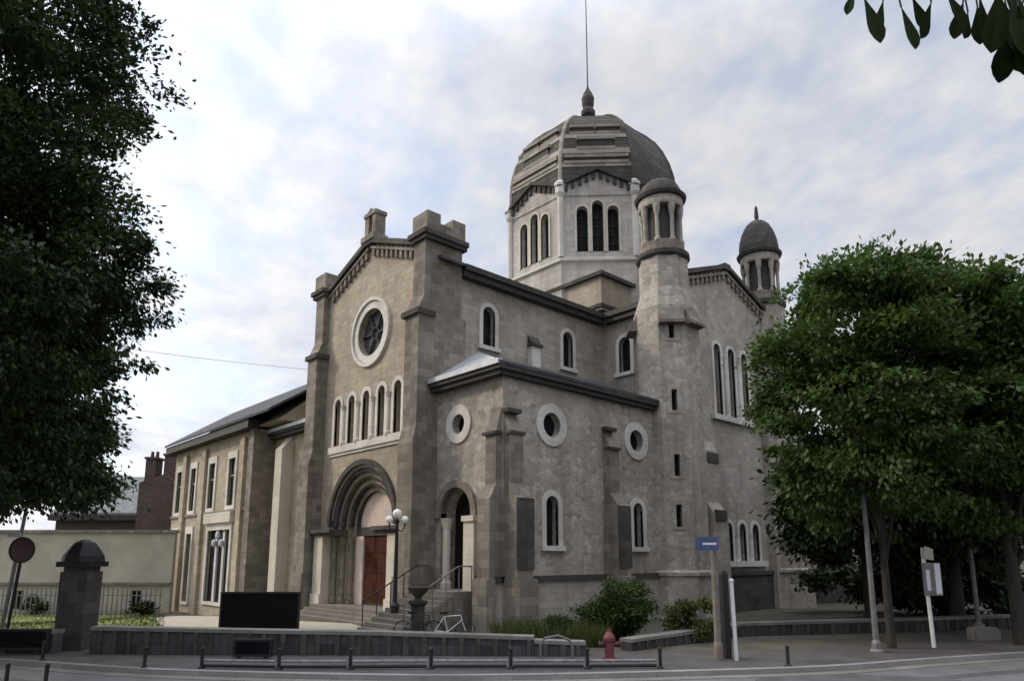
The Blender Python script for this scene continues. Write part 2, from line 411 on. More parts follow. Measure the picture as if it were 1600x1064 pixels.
# corner piers of the front
for s in (-1, 1):
    bm = NB()
    def pb(u0, u1, z0, z1, d0, d1, b=bm): a = sorted((s * u0, s * u1)); fbox(b, FR, a[0], a[1], z0, z1, d0, d1)
    pb(4.15, 5.4, -.6, 2.0, -2.2, .95)
    pb(4.18, 5.32, 2.0, 7.6, -2.1, .85)
    pb(4.2, 5.24, 7.6, 13.6, -2.0, .66)
    pb(4.3, 5.2, 13.6, 16.95, -1.75, .36)
    for z0, d, dd, u1, u2 in ((7.6, .66, .85, 5.24, 5.32), (13.6, .36, .66, 5.2, 5.24)):
        a = sorted((s * 4.18, s * u1)); solid(bm, [FR.p(a[0], z0, dd), FR.p(a[0], z0, d), FR.p(a[0], z0 + .75, d)], FR.u * (a[1] - a[0]))
    o = link('corner_pier', bm, M['pier'], ch)
    bm = NB()
    pb(4.15, 5.4, 16.95, 17.15, -1.9, .5, bm); pb(4.08, 5.48, 17.15, 17.38, -1.95, .6, bm);
    link('pier_cornice', bm, M['dark'], o)
    bm = NB(); pb(4.05, 5.35, 13.35, 13.6, -.2, .8, bm); link('ledge', bm, M['dark'], o)
    bm = NB()
    pb(4.2, 5.36, 17.38, 17.85, -1.8, .4, bm); pb(4.2, 5.36, 17.85, 18.3, -.35, .4, bm); pb(4.2, 5.36, 17.85, 18.3, -1.8, -1.05, bm)
    link('pinnacle', bm, M['pier'], o)

# nave body, roof
bm = NB(); box(bm, 2 * AX - XN, XN, 19.16, 29.4, -.6, 16.1); nave = link('nave_wall', bm, M['side'], ch)
cb = NB()
for y in (20.85, 26.45): win(ch, cb, FC, y, 12.75, .78, 2.0, s=.22, name='clerestory_window')
cut(nave, cb)
bm = NB(); fbox(bm, FC, 23.5, 24.1, 11.8, 13.3, -.05, .3); o = link('pilaster', bm, M['trim'], ch)
bm = NB(); fbox(bm, FC, 23.42, 24.18, 13.3, 13.45, -.05, .42); solid(bm, [FC.p(23.45, 13.45, .36), FC.p(23.45, 13.45, -.02), FC.p(23.45, 13.95, -.02)], FC.u * .7); link('cap', bm, M['dark'], o)
bm = NB()
for s in (-1, 1):
    e = V((AX + s * 5.5, 17.6, 16.15)); r = V((AX, 17.6, 18.05))
    solid(bm, [e, r, r + V((0, 12, 0)), e + V((0, 12, 0))], (0, 0, .14))
link('nave_roof', bm, M['slate'], ch)
for s in (-1, 1):
    bm = NB(); x = AX + s * 5.0
    a = sorted((x, x + s * .42)); box(bm, a[0], a[1], 19.0, 29.0, 15.72, 16.12); a = sorted((x + s * .3, x + s * .56)); box(bm, a[0], a[1], 19.0, 28.85, 16.0, 16.28)
    link('nave_eaves', bm, M['gutter'], ch)

# aisles
for s in (1, -1):
    x1 = XS if s == 1 else -41.2
    x0 = XN if s == 1 else 2 * AX - XN
    a = sorted((x0 - s * .2, x1)); bm = NB(); box(bm, a[0], a[1], 17.69, 29.0, -.6, 10.0)
    o = link('aisle_wall', bm, M['rubble' if s == 1 else 'annex'], ch)
    if s == 1: aisle = o
    a = sorted((x0 + s * .3, x1 + s * .4)); xe = x1 + s * .4
    bm = NB()
    box(bm, a[0] + (.12 if s < 0 else 0), a[1] - (.12 if s > 0 else 0), 17.27, 28.35, 9.84, 10.03); box(bm, a[0], a[1], 17.15, 28.3, 10.03, 10.2)
    link('aisle_cornice', bm, M['gutter'], ch)
    bm = NB()
    A = V((x0, 20.2, 12.25)); B = V((x0, 29.3, 12.25)); D = V((xe + s * .02, 28.3, 10.21)); E_ = V((xe + s * .02, 17.12, 10.21)); G = V((x0, 17.12, 10.21))
    for pts in ([A, B, D, E_],):
        solid(bm, pts, (0, 0, .12))
    link('aisle_roof', bm, M['slate'], ch)
    bm = NB(); solid(bm, [A + V((0, 0, .01)), E_ + V((0, 0, .01)), G + V((0, 0, .01))], (0, 0, .12)); box(bm, a[0], a[1], 17.06, 17.3, 10.2, 10.4); link('zinc_flashing', bm, M['zinc'], ch)

# aisle front: sunlit ashlar leaf, round window, side door
cb = NB()
rwin(ch, cb, FA, -22.5, 8.3, .42, .4)
for y, z in ((20.4, 8.22), (26.13, 8.2)): rwin(ch, cb, FS, y, z, .52, .38)
for y in (20.38, 26.1): win(ch, cb, FS, y, 3.25, .72, 2.02, s=.24)
fpoly(cb, FA, arch(-22.6, 1.5, 2.1, 4.15), -.9, .3)
cut(aisle, cb)
bm = NB(); archring(bm, FA, -22.6, 4.4, 2.1, 1.25, .3, -.3, .12); link('door_arch', bm, M['pier'], ch)
bm = NB(); fpoly(bm, FA, arch(-22.6, 1.5, 2.2, 4.2), -.84, -.78); link('side_door', bm, M['wood'], ch)
for u in (-23.35, -21.62):
    bm = NB(); lathe(bm, [(.24, 1.5), (.24, 1.75), (.17, 1.85), (.17, 3.9), (.24, 4.2), (.28, 4.4)], FA.p(u, 0, -.1), 12); link('door_column', bm, M['palecol'], ch)
bm = NB(); fbox(bm, FA, -21.75, -21.1, 1.5, 4.2, .02, .3); fbox(bm, FA, -21.8, -21.05, 4.2, 4.42, .02, .38); link('porch_pier', bm, M['palecol'], ch)
for k in range(9):
    bm = NB(); fbox(bm, FA, -24.0, -21.2, -.5, 1.5 - .165 * k, .0 if k == 0 else .88 + .3 * k, .9 + .3 * (k + 1)); link('side_step', bm, M['step'], ch)
for u in (-24.0, -21.2):
    bm = NB()
    for k in range(6):
        d = .3 + .62 * k; zt = 1.5 - max(0, (d - .9)) * .53
        tube(bm, [FA.p(u, zt - .1, d), FA.p(u, zt + .95, d)], .022)
    tube(bm, [FA.p(u, 2.45, .3), FA.p(u, 2.45, .95), FA.p(u, 2.45 - 2.5 * .53, 3.42)], .03)
    link('handrail', bm, M['grey_metal'] if u > -22 else M['iron'], ch)

# aisle side: plinth and stepped buttresses
bm = NB()
fbox(bm, FS, 17.4, 27.9, -.6, 1.85, -.2, .12); fbox(bm, FA, -21.1, -19.6, -.6, 1.85, -.2, .12); link('plinth', bm, M['side'], ch)
bm = NB(); fbox(bm, FS, 17.35, 27.9, 1.85, 2.08, -.2, .2); fbox(bm, FA, -21.1, -19.53, 1.85, 2.08, -.2, .2); link('string_course', bm, M['dark'], ch)
for yc, w in ((18.05, .95), (24.0, .9)):
    bm = NB()
    y0, y1 = yc - w / 2, yc + w / 2
    fbox(bm, FS, y0, y1, -.6, 2.0, -.1, 1.05); fbox(bm, FS, y0 + .06, y1 - .06, 2.0, 5.0, -.1, .86); fbox(bm, FS, y0 + .14, y1 - .14, 5.0, 7.6, -.1, .42)
    solid(bm, [FS.p(y0 + .06, 5.0, .86), FS.p(y0 + .06, 5.0, .4), FS.p(y0 + .06, 5.6, .4)], FS.u * (w - .12))
    solid(bm, [FS.p(y0 + .14, 7.6, .42), FS.p(y0 + .14, 7.6, -.02), FS.p(y0 + .14, 8.4, -.02)], FS.u * (w - .28))
    o = link('buttress', bm, M['pier'], ch)
    bm = NB(); fbox(bm, FS, y0 + .02, y1 - .02, 2.35, 5.0, .862, .9); link('weathered_facing', bm, M['dark'], o)
    bm = NB(); fbox(bm, FS, y0 + .1, y1 - .1, 8.38, 8.55, -.05, .3); link('cap', bm, M['dark'], o)
    bm = NB(); fbox(bm, FS, y0 + .06, y1 - .06, 7.5, 7.62, .2, .5); link('cap', bm, M['dark'], o)
bm = NB()                                   # the same corner pier seen on the front
fbox(bm, FA, -20.55, -19.75, -.6, 2.0, -.1, .8); fbox(bm, FA, -20.5, -19.78, 2.0, 5.0, -.1, .62); fbox(bm, FA, -20.42, -19.8, 5.0, 7.6, -.1, .3)
solid(bm, [FA.p(-20.5, 5.0, .62), FA.p(-20.5, 5.0, .28), FA.p(-20.5, 5.6, .28)], FA.u * .72)
solid(bm, [FA.p(-20.42, 7.6, .3), FA.p(-20.42, 7.6, -.02), FA.p(-20.42, 8.7, -.02)], FA.u * .62)
o = link('buttress', bm, M['pier'], ch)
bm = NB(); fbox(bm, FA, -20.52, -19.7, 7.5, 7.62, .05, .42); link('cap', bm, M['dark'], o)

# transept
TA, TB = 29.4, 39.2
bm = NB(); box(bm, 2 * AX + 20.1, -20.1, TA, TB, -.6, 16.1); tw = link('transept_wall', bm, M['side'], ch)
cb = NB(); win(ch, cb, FTF, -22.75, 12.75, .78, 2.0, s=.22, name='clerestory_window'); cut(tw, cb)
bm = NB(); fpoly(bm, FT, [(TA, -.6), (TB, -.6), (TB, 17.2), (CY + .3, 18.95), (CY - .3, 18.95), (TA, 17.2)], -.82, 0); te = link('transept_end_wall', bm, M['side'], ch)
cb = NB()
for k in range(3):
    win(ch, cb, FT, 33.05 + 1.45 * k, 10.35, .68, 4.0, s=.2, sill=0, name='tall_window', depth=.5)
    win(ch, cb, FT, 33.3 + 1.4 * k, 2.6, .7, 2.0, s=.2, sill=0, name='ground_window', depth=.5)
cut(te, cb)
for z0, hh, y0, ya in ((10.34, 3.4, 33.775, 32.2), (2.59, 1.4, 34.0, 32.4)):
    bm = NB(); fbox(bm, FT, ya, ya + 4.6, z0 - .29, z0, -.1, .22)
    for k in range(2): lathe(bm, [(.13, z0), (.1, z0 + .1), (.1, z0 + hh - .2), (.16, z0 + hh)], FT.p(y0 + 1.42 * k, 0, .06), 10)
    link('window_sill_course', bm, M['trim'], ch)
bm = NB()
for s in (-1, 1):
    fpoly(bm, FT, [(CY + s * 5.1, 17.2), (CY + s * .3, 18.95), (CY + s * .3, 19.2), (CY + s * 5.1, 17.46)], -.7, .3)
fbox(bm, FT, CY - .3, CY + .3, 18.95, 19.3, -.7, .3)
link('gable_coping', bm, M['dark'], ch)  # underside shadow is put into the dark stone tone here too
bm = NB()
for s in (-1, 1):
    for k in range(10):
        u = .3 + .45 * k; zt = 18.85 - .364 * u
        fpoly(bm, FT, [(CY + s * (u - .1), zt - .42), (CY + s * (u + .1), zt - .46), (CY + s * (u + .1), zt + .1), (CY + s * (u - .1), zt + .1)], -.02, .16)
    fpoly(bm, FT, [(CY + s * 4.8, 17.0), (CY - s * .02, 18.74), (CY - s * .02, 18.88), (CY + s * 4.8, 17.14)], -.02, .2)
link('corbel_frieze', bm, M['pier'], ch)
bm = NB()
for s in (-1, 1):
    for xa, xb in ((-19.6, -29.0),):
        e = V((xa, CY + s * 5.3, 16.15)); r = V((xa, CY, 18.6))
        solid(bm, [e, r, r + V((xb - xa, 0, 0)), e + V((xb - xa, 0, 0))], (0, 0, .14))
        e = V((2 * AX - xa, CY + s * 5.3, 16.15)); r = V((2 * AX - xa, CY, 18.6))
        solid(bm, [e, r, r - V((xb - xa, 0, 0)), e - V((xb - xa, 0, 0))], (0, 0, .14))
link('transept_roof', bm, M['slate'], ch)
bm = NB(); box(bm, -23.85, -20.3, 28.98, 29.45, 15.72, 16.12); box(bm, -23.7, -20.3, 28.84, 29.1, 16.0, 16.28); link('transept_eaves', bm, M['gutter'], ch)

# crossing block
bm = NB(); box(bm, AX - 5.35, AX + 5.35, CY - 5.35, CY + 5.35, 16.6, 18.6); link('crossing_wall', bm, M['facade'], ch)
bm = NB(); box(bm, AX - 5.6, AX + 5.6, CY - 5.6, CY + 5.6, 18.6, 18.82)
box(bm, AX - 5.45, AX + 5.45, CY - 5.45, CY + 5.45, 16.75, 16.95)
link('crossing_cornice', bm, M['dark'], ch)
bm = NB(); lathe(bm, [(5.58 * 1.414, 18.82), (5.9, 19.6)], (AX, CY, 0), 4, math.pi / 4); link('crossing_roof', bm, M['drum'], ch)

# drum
DX, DY = -29.1, 34.2
AP = 5.45; RO = AP / math.cos(R(22.5)); HS = AP * math.tan(R(22.5))
def octa(bm, prof): lathe(bm, prof, (DX, DY, 0), 8, R(22.5))
bm = NB(); octa(bm, [(RO, 16.5), (RO, 25.1)]); drum = link('drum', bm, M['drum'], ch)
bm = NB(); octa(bm, [(RO + .02, 20.3), (RO + .16, 20.36), (RO + .16, 20.52), (RO + .02, 20.6)]); link('drum_string_course', bm, M['trim'], ch)
cb = NB(); DF = []
for k in range(8):
    an = R(45 * k); n = V((math.cos(an), math.sin(an), 0)); u = Z.cross(n)
    f = Fr(V((DX, DY, 0)) + n * AP, u); DF.append(f)
    for j, (du, hh) in enumerate(((-.94, 2.95), (0, 3.3), (.94, 2.95))):
        fpoly(cb, f, arch(du, 20.95, .68, hh), -.5, .3)
cut(drum, cb)
for k in (6, 7, 0, 5):
    f = DF[k]
    for j, (du, hh) in enumerate(((-.94, 2.95), (0, 3.3), (.94, 2.95))):
        bm = NB(); archring(bm, f, du, 20.95, .68, hh, .125, -.1, .06); o = link('drum_window', bm, M['palecol'], ch)
        bm = NB(); fpoly(bm, f, arch(du, 20.95, .74, hh), -.46, -.42); link('glass', bm, M['glass'], o)
        bm = NB()
        for q in (1, 2, 3, 4): fbox(bm, f, du - .28, du + .28, 20.95 + q * .58, 21.0 + q * .58, -.42, -.36)
        fbox(bm, f, du - .02, du + .02, 20.95, 20.95 + hh - .02, -.42, -.37); link('glazing_bar', bm, M['iron'], o)
for k in range(8):
    f = DF[k]
    bm = NB(); fpoly(bm, f, [(-HS, 24.6), (HS, 24.6), (HS, 25.15), (.0, 26.2), (-HS, 25.15)], -1.4, .06)
    link('drum_gable', bm, M['drum'], ch)
    bm = NB()
    for s in (-1, 1): fpoly(bm, f, [(s * (HS + .1), 25.1), (0, 26.18), (0, 26.4), (s * (HS + .1), 25.32)], -.9, .34)
    link('gable_hood', bm, M['dark'], ch)
    bm = NB()
    for s in (-1, 1):
        for q in range(5):
            u0 = .12 + .42 * q; zt = 26.08 - .467 * u0
            fpoly(bm, f, [(s * u0, zt - .34), (s * (u0 + .2), zt - .42), (s * (u0 + .2), zt - .04), (s * u0, zt + .03)], .04, .2)
    link('corbel_frieze', bm, M['dark'], ch)
    an = R(45 * k + 22.5); e = V((math.cos(an), math.sin(an), 0)) * RO
    bm = NB(); lathe(bm, [(.2, 20.6), (.2, 24.5), (.34, 24.75), (.34, 25.2), (.4, 25.2), (.4, 25.38), (.2, 25.6)], V((DX, DY, 0)) + e, 8, an); link('corner_shaft', bm, M['trim'], ch)

# dome
PROF = [(25.2, 5.86), (26.5, 5.85), (27.6, 5.74), (28.6, 5.48), (29.5, 5.12), (30.3, 4.64), (31.0, 4.05), (31.6, 3.38), (32.05, 2.7), (32.38, 1.95), (32.58, 1.2), (32.65, .6)]
def rz(z):
    for (a, ra), (b, rb) in zip(PROF, PROF[1:]):
        if a <= z <= b: return ra + (rb - ra) * (z - a) / (b - a)
    return .6
pr = []
zs = [25.2 + i * .3 for i in range(30)]; zs = [z for z in zs if z < 32.3] + [32.38]
for a, b in zip(zs, zs[1:]):
    pr += [(rz(a) + .03, a), (rz(b) + .025, b - .015), (rz(b) - .0, b)]
pr += [(1.9, 32.42), (1.3, 32.62), (.6, 32.72), (0, 32.75)]
bm = NB(); octa(bm, pr); dome = link('dome', bm, M['dome'], ch)
for k in range(8):
    an = R(45 * k + 22.5); e = V((math.cos(an), math.sin(an), 0))
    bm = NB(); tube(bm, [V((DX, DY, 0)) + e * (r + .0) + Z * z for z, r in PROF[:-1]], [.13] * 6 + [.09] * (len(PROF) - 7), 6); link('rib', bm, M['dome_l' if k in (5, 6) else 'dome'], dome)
    f = DF[k]
    for z, hh in ((26.55, .3), (27.5, .38), (28.75, .34)) if k in (4, 5, 6, 7) else ():
        ap = rz(z) * math.cos(R(22.5)); hw = ap * math.tan(R(22.5)) - .1; ap2 = rz(z + hh) * math.cos(R(22.5)) - AP; ap -= AP
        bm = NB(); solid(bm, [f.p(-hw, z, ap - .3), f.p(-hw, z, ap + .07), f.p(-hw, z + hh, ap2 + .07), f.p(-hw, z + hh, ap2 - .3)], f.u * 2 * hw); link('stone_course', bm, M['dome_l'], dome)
    for (z, us, hh) in (((26.95, ((-1.85, 1.85),), .22), (28.0, ((-1.05, 1.05),), .5), (29.3, ((-1.45, -.2), (.2, 1.45)), .3)) if k in (4, 5, 6, 7) else ()):
        ap = rz(z) * math.cos(R(22.5)) - AP
        for (a, b) in us:
            bm = NB(); fbox(bm, f, a, b, z, z + hh, ap - .9, ap + .05); o = link('vent_shadow_slot', bm, M['gutter'], dome)  # lowest full-width bar paints the shadow under a ledge; others are vents
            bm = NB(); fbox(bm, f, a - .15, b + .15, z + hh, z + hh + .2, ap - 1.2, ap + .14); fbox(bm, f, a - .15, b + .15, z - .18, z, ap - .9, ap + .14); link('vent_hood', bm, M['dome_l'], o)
bm = NB(); lathe(bm, [(.6, 33.6), (.62, 33.8), (.36, 33.95), (.24, 34.3), (.28, 34.6), (.5, 34.75), (.52, 35.05), (.34, 35.35), (.42, 35.6), (.46, 36.1), (.32, 36.5), (.16, 36.8), (.08, 37.0), (.05, 37.2), (0, 37.25)], (DX, DY, -1.0), 12); link('finial', bm, M['dark'], dome)
bm = NB(); tube(bm, [(DX, DY, 36.0), (DX, DY, 46.5)], [.045, .025]); link('lightning_rod', bm, M['iron'], dome)

# stair turrets
for (tx, ty) in ((-19.85, 29.1), (-19.7, 39.5)):
    c = V((tx, ty, 0)); up = R(22.5)
    r = 1.55 / math.cos(up)
    bm = NB(); lathe(bm, [(r + .15, -.6), (r + .15, 1.9), (r + .25, 1.95), (r + .25, 2.1), (r, 2.2), (r, 15.2), (1.3, 16.3), (1.28, 18.0)], c, 8, up)
    tur = link('stair_turret', bm, M['rubble'], ch)
    f = Fr(c + V((1, -1, 0)).normalized() * 1.55, (1, 1, 0))
    cb = NB(); sl = (4.2, 6.6, 9.8, 13.45)
    for z in sl: fbox(cb, f, -.13, .13, z, z + 1.05, -.5, .3)
    cut(tur, cb)
    for z in sl:
        bm = NB(); ring(bm, f, [(-.33, z - .15), (.33, z - .15), (.33, z + 1.25), (-.33, z + 1.25)], [(-.13, z), (.13, z), (.13, z + 1.05), (-.13, z + 1.05)], -.1, .03)
        o = link('slit_window', bm, M['side'], tur)
        bm = NB(); fbox(bm, f, -.15, .15, z, z + 1.06, -.46, -.42); link('glass', bm, M['glass'], o)
    for k in (5, 7, 0):
        an = R(45 * k); n = V((math.cos(an), math.sin(an), 0)); g = Fr(c + n * 1.5, Z.cross(n))
        bm = NB(); solid(bm, [g.p(-.6, 14.3, .42), g.p(-.6, 14.3, -.1), g.p(-.6, 15.3, -.1)], g.u * 1.2); fbox(bm, g, -.65, .65, 14.15, 14.3, -.1, .48); link('weathering', bm, M['pier'], tur)
    bm = NB(); lathe(bm, [(1.28, 18.0), (1.4, 18.1), (1.4, 18.32), (1.25, 18.4)], c, 20); link('turret_ledge', bm, M['dark'], tur)
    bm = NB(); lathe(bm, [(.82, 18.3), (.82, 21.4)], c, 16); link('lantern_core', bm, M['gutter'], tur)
    bm = NB(); lathe(bm, [(1.15, 18.35), (1.15, 18.9), (1.08, 18.95)], c, 20); link('lantern_parapet', bm, M['pier'], tur)
    bm = NB(); lathe(bm, [(1.15, 20.95), (1.18, 21.05), (1.18, 21.4)], c, 20); link('lantern_ring', bm, M['side'], tur)
    for k in range(8):
        an = R(45 * k + 22.5); q = c + V((math.cos(an), math.sin(an), 0)) * 1.0
        bm = NB(); lathe(bm, [(.17, 18.9), (.17, 19.05), (.1, 19.15), (.1, 20.3), (.16, 20.55), (.2, 20.95)], q, 10); link('lantern_column', bm, M['side'], tur)
    bm = NB(); lathe(bm, [(1.18, 21.4), (1.32, 21.45), (1.38, 21.62), (1.2, 21.72)], c, 24); link('lantern_cornice', bm, M['gutter'], tur)
    bm = NB(); lathe(bm, [*((1.2, 21.7), (1.15, 21.95), (.98, 22.3), (.7, 22.55), (.35, 22.7), (.1, 22.75), (0, 22.76))] if ty < 34 else [(1.2, 21.7), (1.2, 22.1), (1.14, 22.6), (1.0, 23.1), (.78, 23.55), (.5, 23.85), (.22, 24.0), (.1, 24.1), (.14, 24.3), (.09, 24.9), (0, 25.1)], c, 12); link('turret_dome', bm, M['dark'], tur)
# big pier between the turret and the transept end
bm = NB()
fbox(bm, FT, 30.3, 31.7, -.6, 5.0, -.5, .95); fbox(bm, FT, 30.3, 31.62, 5.0, 8.1, -.5, .66); fbox(bm, FT, 30.3, 31.5, 8.1, 14.6, -.5, .34)
for z, a, b, h in ((5.0, .95, .64, .5), (8.1, .66, .32, .6), (14.6, .34, -.02, 1.0)): solid(bm, [FT.p(30.3, z, a), FT.p(30.3, z, b), FT.p(30.3, z + h, b)], FT.u * 1.2)
o = link('buttress', bm, M['side'], ch)
bm = NB()
for z, d in ((4.6, .97), (7.5, .68)): bm = NB(); fbox(bm, FT, 30.5, 31.5, z, z + .5, d - .1, d + .05); link('weathered_facing', bm, M['dark'], o)
bm = NB(); fbox(bm, FT, 31.7, 38.2, -.6, 1.85, -.2, .12); fbox(bm, FT, 31.7, 38.2, 1.85, 2.06, -.2, .2); link('plinth', bm, M['dark'], ch)
bm = NB()
for yy in (37.6,): fbox(bm, FT, yy, yy + 1.0, -.6, 15.2, -.4, .4)
link('buttress', bm, M['side'], ch)

# left aisle front: raking coping and a buttress toned pale to paint its sunlit face
FL = Fr((0, 17.69, 0), (1, 0, 0))
bm = NB(); fbox(bm, FL, -39.0, -38.1, -1, 9.0, -.1, .7); solid(bm, [FL.p(-39.0, 9.0, .7), FL.p(-39.0, 9.0, -.02), FL.p(-39.0, 9.9, -.02)], FL.u * .9); link('buttress', bm, M['palecol'], ch)
bm = NB(); fpoly(bm, FL, arch(-39.7, -.6, 1.1, 5.6), .0, .04); link('side_door', bm, M['wood'], ch)
bm = NB(); archring(bm, FL, -39.7, 3.8, 1.1, 1.2, .25, .0, .1); link('door_arch', bm, M['annex'], ch)

# ------------------------------------------------------------------ parsonage wing
an_ = thing('parsonage', 'two storey buff stone house wing with slate roof joining the left of the church', 'house', (-48, 20.5, -.9))
FB = Fr((0, 16.5, 0), (1, 0, 0))
bm = NB(); box(bm, -55.6, -41.35, 16.5, 25, -1.5, 10.6); aw = link('house_wall', bm, M['annex'], an_)
cb = NB()
def rect(u0, u1, z0, z1): return [(u0, z0), (u1, z0), (u1, z1), (u0, z1)]
up_w = [(-54.3, .5), (-51.3, .5), (-47.6, .55), (-44.1, .55)]
for u, w in up_w:
    fpoly(cb, FB, rect(u - w, u + w, 6.0, 9.0), -.2, .2)
    bm = NB(); ring(bm, FB, rect(u - w - .22, u + w + .22, 5.7, 9.45), rect(u - w, u + w, 6.0, 9.0), -.05, .08); o = link('upper_window', bm, M['trim'], an_)
    bm = NB(); fpoly(bm, FB, rect(u - w - .02, u + w + .02, 5.98, 9.02), -.16, -.12); link('glass', bm, M['glass'], o)
    bm = NB(); fbox(bm, FB, u - .03, u + .03, 6.0, 9.0, -.12, -.1); fbox(bm, FB, u - w, u + w, 7.9, 7.97, -.12, -.1); link('window_frame', bm, M['trim'], o)
for u, w, z0, z1 in ((-54.2, .5, 0, 4.4), (-51.2, .5, -.2, 4.4), (-45.6, 1.9, 0.0, 4.5)):
    fpoly(cb, FB, rect(u - w, u + w, z0, z1), -.25, .2)
    bm = NB(); ring(bm, FB, rect(u - w - .25, u + w + .25, z0 - .2, z1 + .5), rect(u - w, u + w, z0, z1), -.05, .1); o = link('lower_window', bm, M['trim'], an_)
    bm = NB(); fpoly(bm, FB, rect(u - w - .02, u + w + .02, z0, z1), -.21, -.17); link('glass', bm, M['glass'], o)
    if w > 1:
        bm = NB()
        for du in (-.62, .62): fbox(bm, FB, u + du - .16, u + du + .16, z0, z1, -.17, -.05)
        link('mullion', bm, M['trim'], o)
        bm = NB()
        for du in (-.62, .62, 0): lathe(bm, [(.0, z1 - .55), (.16, z1 - .7), (.16, z1 - .95), (0, z1 - 1.1)], FB.p(u + du, 0 if du else .5, .1), 8)
        link('white_lamp', bm, M['white'], o)
    else:
        bm = NB(); fbox(bm, FB, u - .04, u + .04, z0, z1, -.17, -.14); link('window_frame', bm, M['trim'], o)
cut(aw, cb)
bm = NB(); fbox(bm, FB, -47.9, -43.3, 4.95, 5.6, -.02, .3); link('lintel', bm, M['palecol'], an_)
bm = NB(); fbox(bm, FB, -55.6, -41.35, 5.6, 5.75, -.02, .12); link('string_course', bm, M['pier'], an_)
for u in (-52.9, -49.0, -42.3):
    bm = NB(); fbox(bm, FB, u - .35, u + .35, -1.5, 10.1, -.02, .22); link('pilaster', bm, M['annex'], an_)
bm = NB(); box(bm, -56.1, -40.5, 15.85, 16.6, 10.45, 10.95); link('eaves', bm, M['gutter'], an_)
bm = NB(); e0, e1 = V((-56.2, 15.75, 10.95)), V((-36.5, 15.75, 10.95)); r0, r1 = V((-56.2, 20.7, 14.25)), V((-36.5, 20.7, 14.25)); b0, b1 = V((-56.2, 25.7, 10.95)), V((-36.5, 25.7, 10.95))
e1 = V((-37.4, 15.75, 10.95))
solid(bm, [e0, e1, r1, r0], (0, 0, .15)); solid(bm, [b0, b1, r1, r0], (0, 0, .15)); link('roof', bm, M['slate'], an_)
bm = NB(); solid(bm, [V((-55.6, 16.5, 10.6)), V((-55.6, 25, 10.6)), V((-55.6, 20.7, 14.1))], (17.9, 0, 0)); link('gable', bm, M['annex'], an_)
bm = NB(); box(bm, -41.35, -40.6, 16.3, 25, -1.5, 10.44); link('end_pier', bm, M['pier'], an_)

# ------------------------------------------------------------------ ground
fw = V((-.7355, .6775, 0)); rt = V((.6775, .7355, 0))
def at(dep, lat, z=0): return fw * dep + rt * lat + Z * z
def sm(x): x = max(0, min(1, x)); return x * x * (3 - 2 * x)
def gz(x, y): return -.9 * sm((-x - 34) / 14.0) * sm((24 - y) / 6.0 + .5)
KERB = [(-60, -26), (-44, -14), (-34, -5.4), (-28.39, -.21), (-24.18, 3.06), (-19.52, 5.68), (-14.84, 9.49), (-12.3, 12.38), (-10, 15.73), (-8.14, 18.8), (-6.87, 22.03), (-5.38, 25.57), (-3.02, 30.8), (1.5, 42), (7, 60), (14, 90)]
def smooth_line(P, n=6):
    P = [V((*p, 0)) for p in P]; out = []
    for i in range(len(P) - 1):
        p0, p1, p2, p3 = P[max(i - 1, 0)], P[i], P[i + 1], P[min(i + 2, len(P) - 1)]
        for k in range(n):
            t = k / n
            out.append(.5 * ((2 * p1) + (p2 - p0) * t + (2 * p0 - 5 * p1 + 4 * p2 - p3) * t * t + (3 * p1 - p0 - 3 * p2 + p3) * t ** 3))
    return out + [P[-1]]
K = smooth_line(KERB)
def off(line, d):
    o = []
    for i, p in enumerate(line):
        t = (line[min(i + 1, len(line) - 1)] - line[max(i - 1, 0)]).normalized()
        o.append(p + V((-t.y, t.x, 0)) * d)
    return o
def strip(bm, A, B, za, zb):
    a = [bm.verts.new(p + Z * za) for p in A]; b = [bm.verts.new(p + Z * zb) for p in B]
    for i in range(len(a) - 1): bm.faces.new((a[i], a[i + 1], b[i + 1], b[i]))
def band(bm, A, B, z0, z1):
    strip(bm, A, B, z1, z1); strip(bm, A, A, z0, z1); strip(bm, B, B, z0, z1)
bm = NB(); g = 500
bm.faces.new([bm.verts.new(p) for p in ((-g, -g, -1.6), (g, -g, -1.6), (g, g, -1.6), (-g, g, -1.6))]); setting('ground', bm, M['earth'])
bm = NB(); strip(bm, off(K, -55), off(K, .0), -.12, -.12); setting('road', bm, M['asphalt'])
bm = NB(); band(bm, off(K, .0), off(K, .24), -.4, .012)
setting('kerb', bm, M['kerb'])
bm = NB(); strip(bm, off(K, .24), off(K, 3.2), .0, .0); setting('pavement', bm, M['pave'])
bm = NB(); band(bm, off(K, -.42), off(K, -.02), -.3, -.105); setting('gutter', bm, M['coping'])
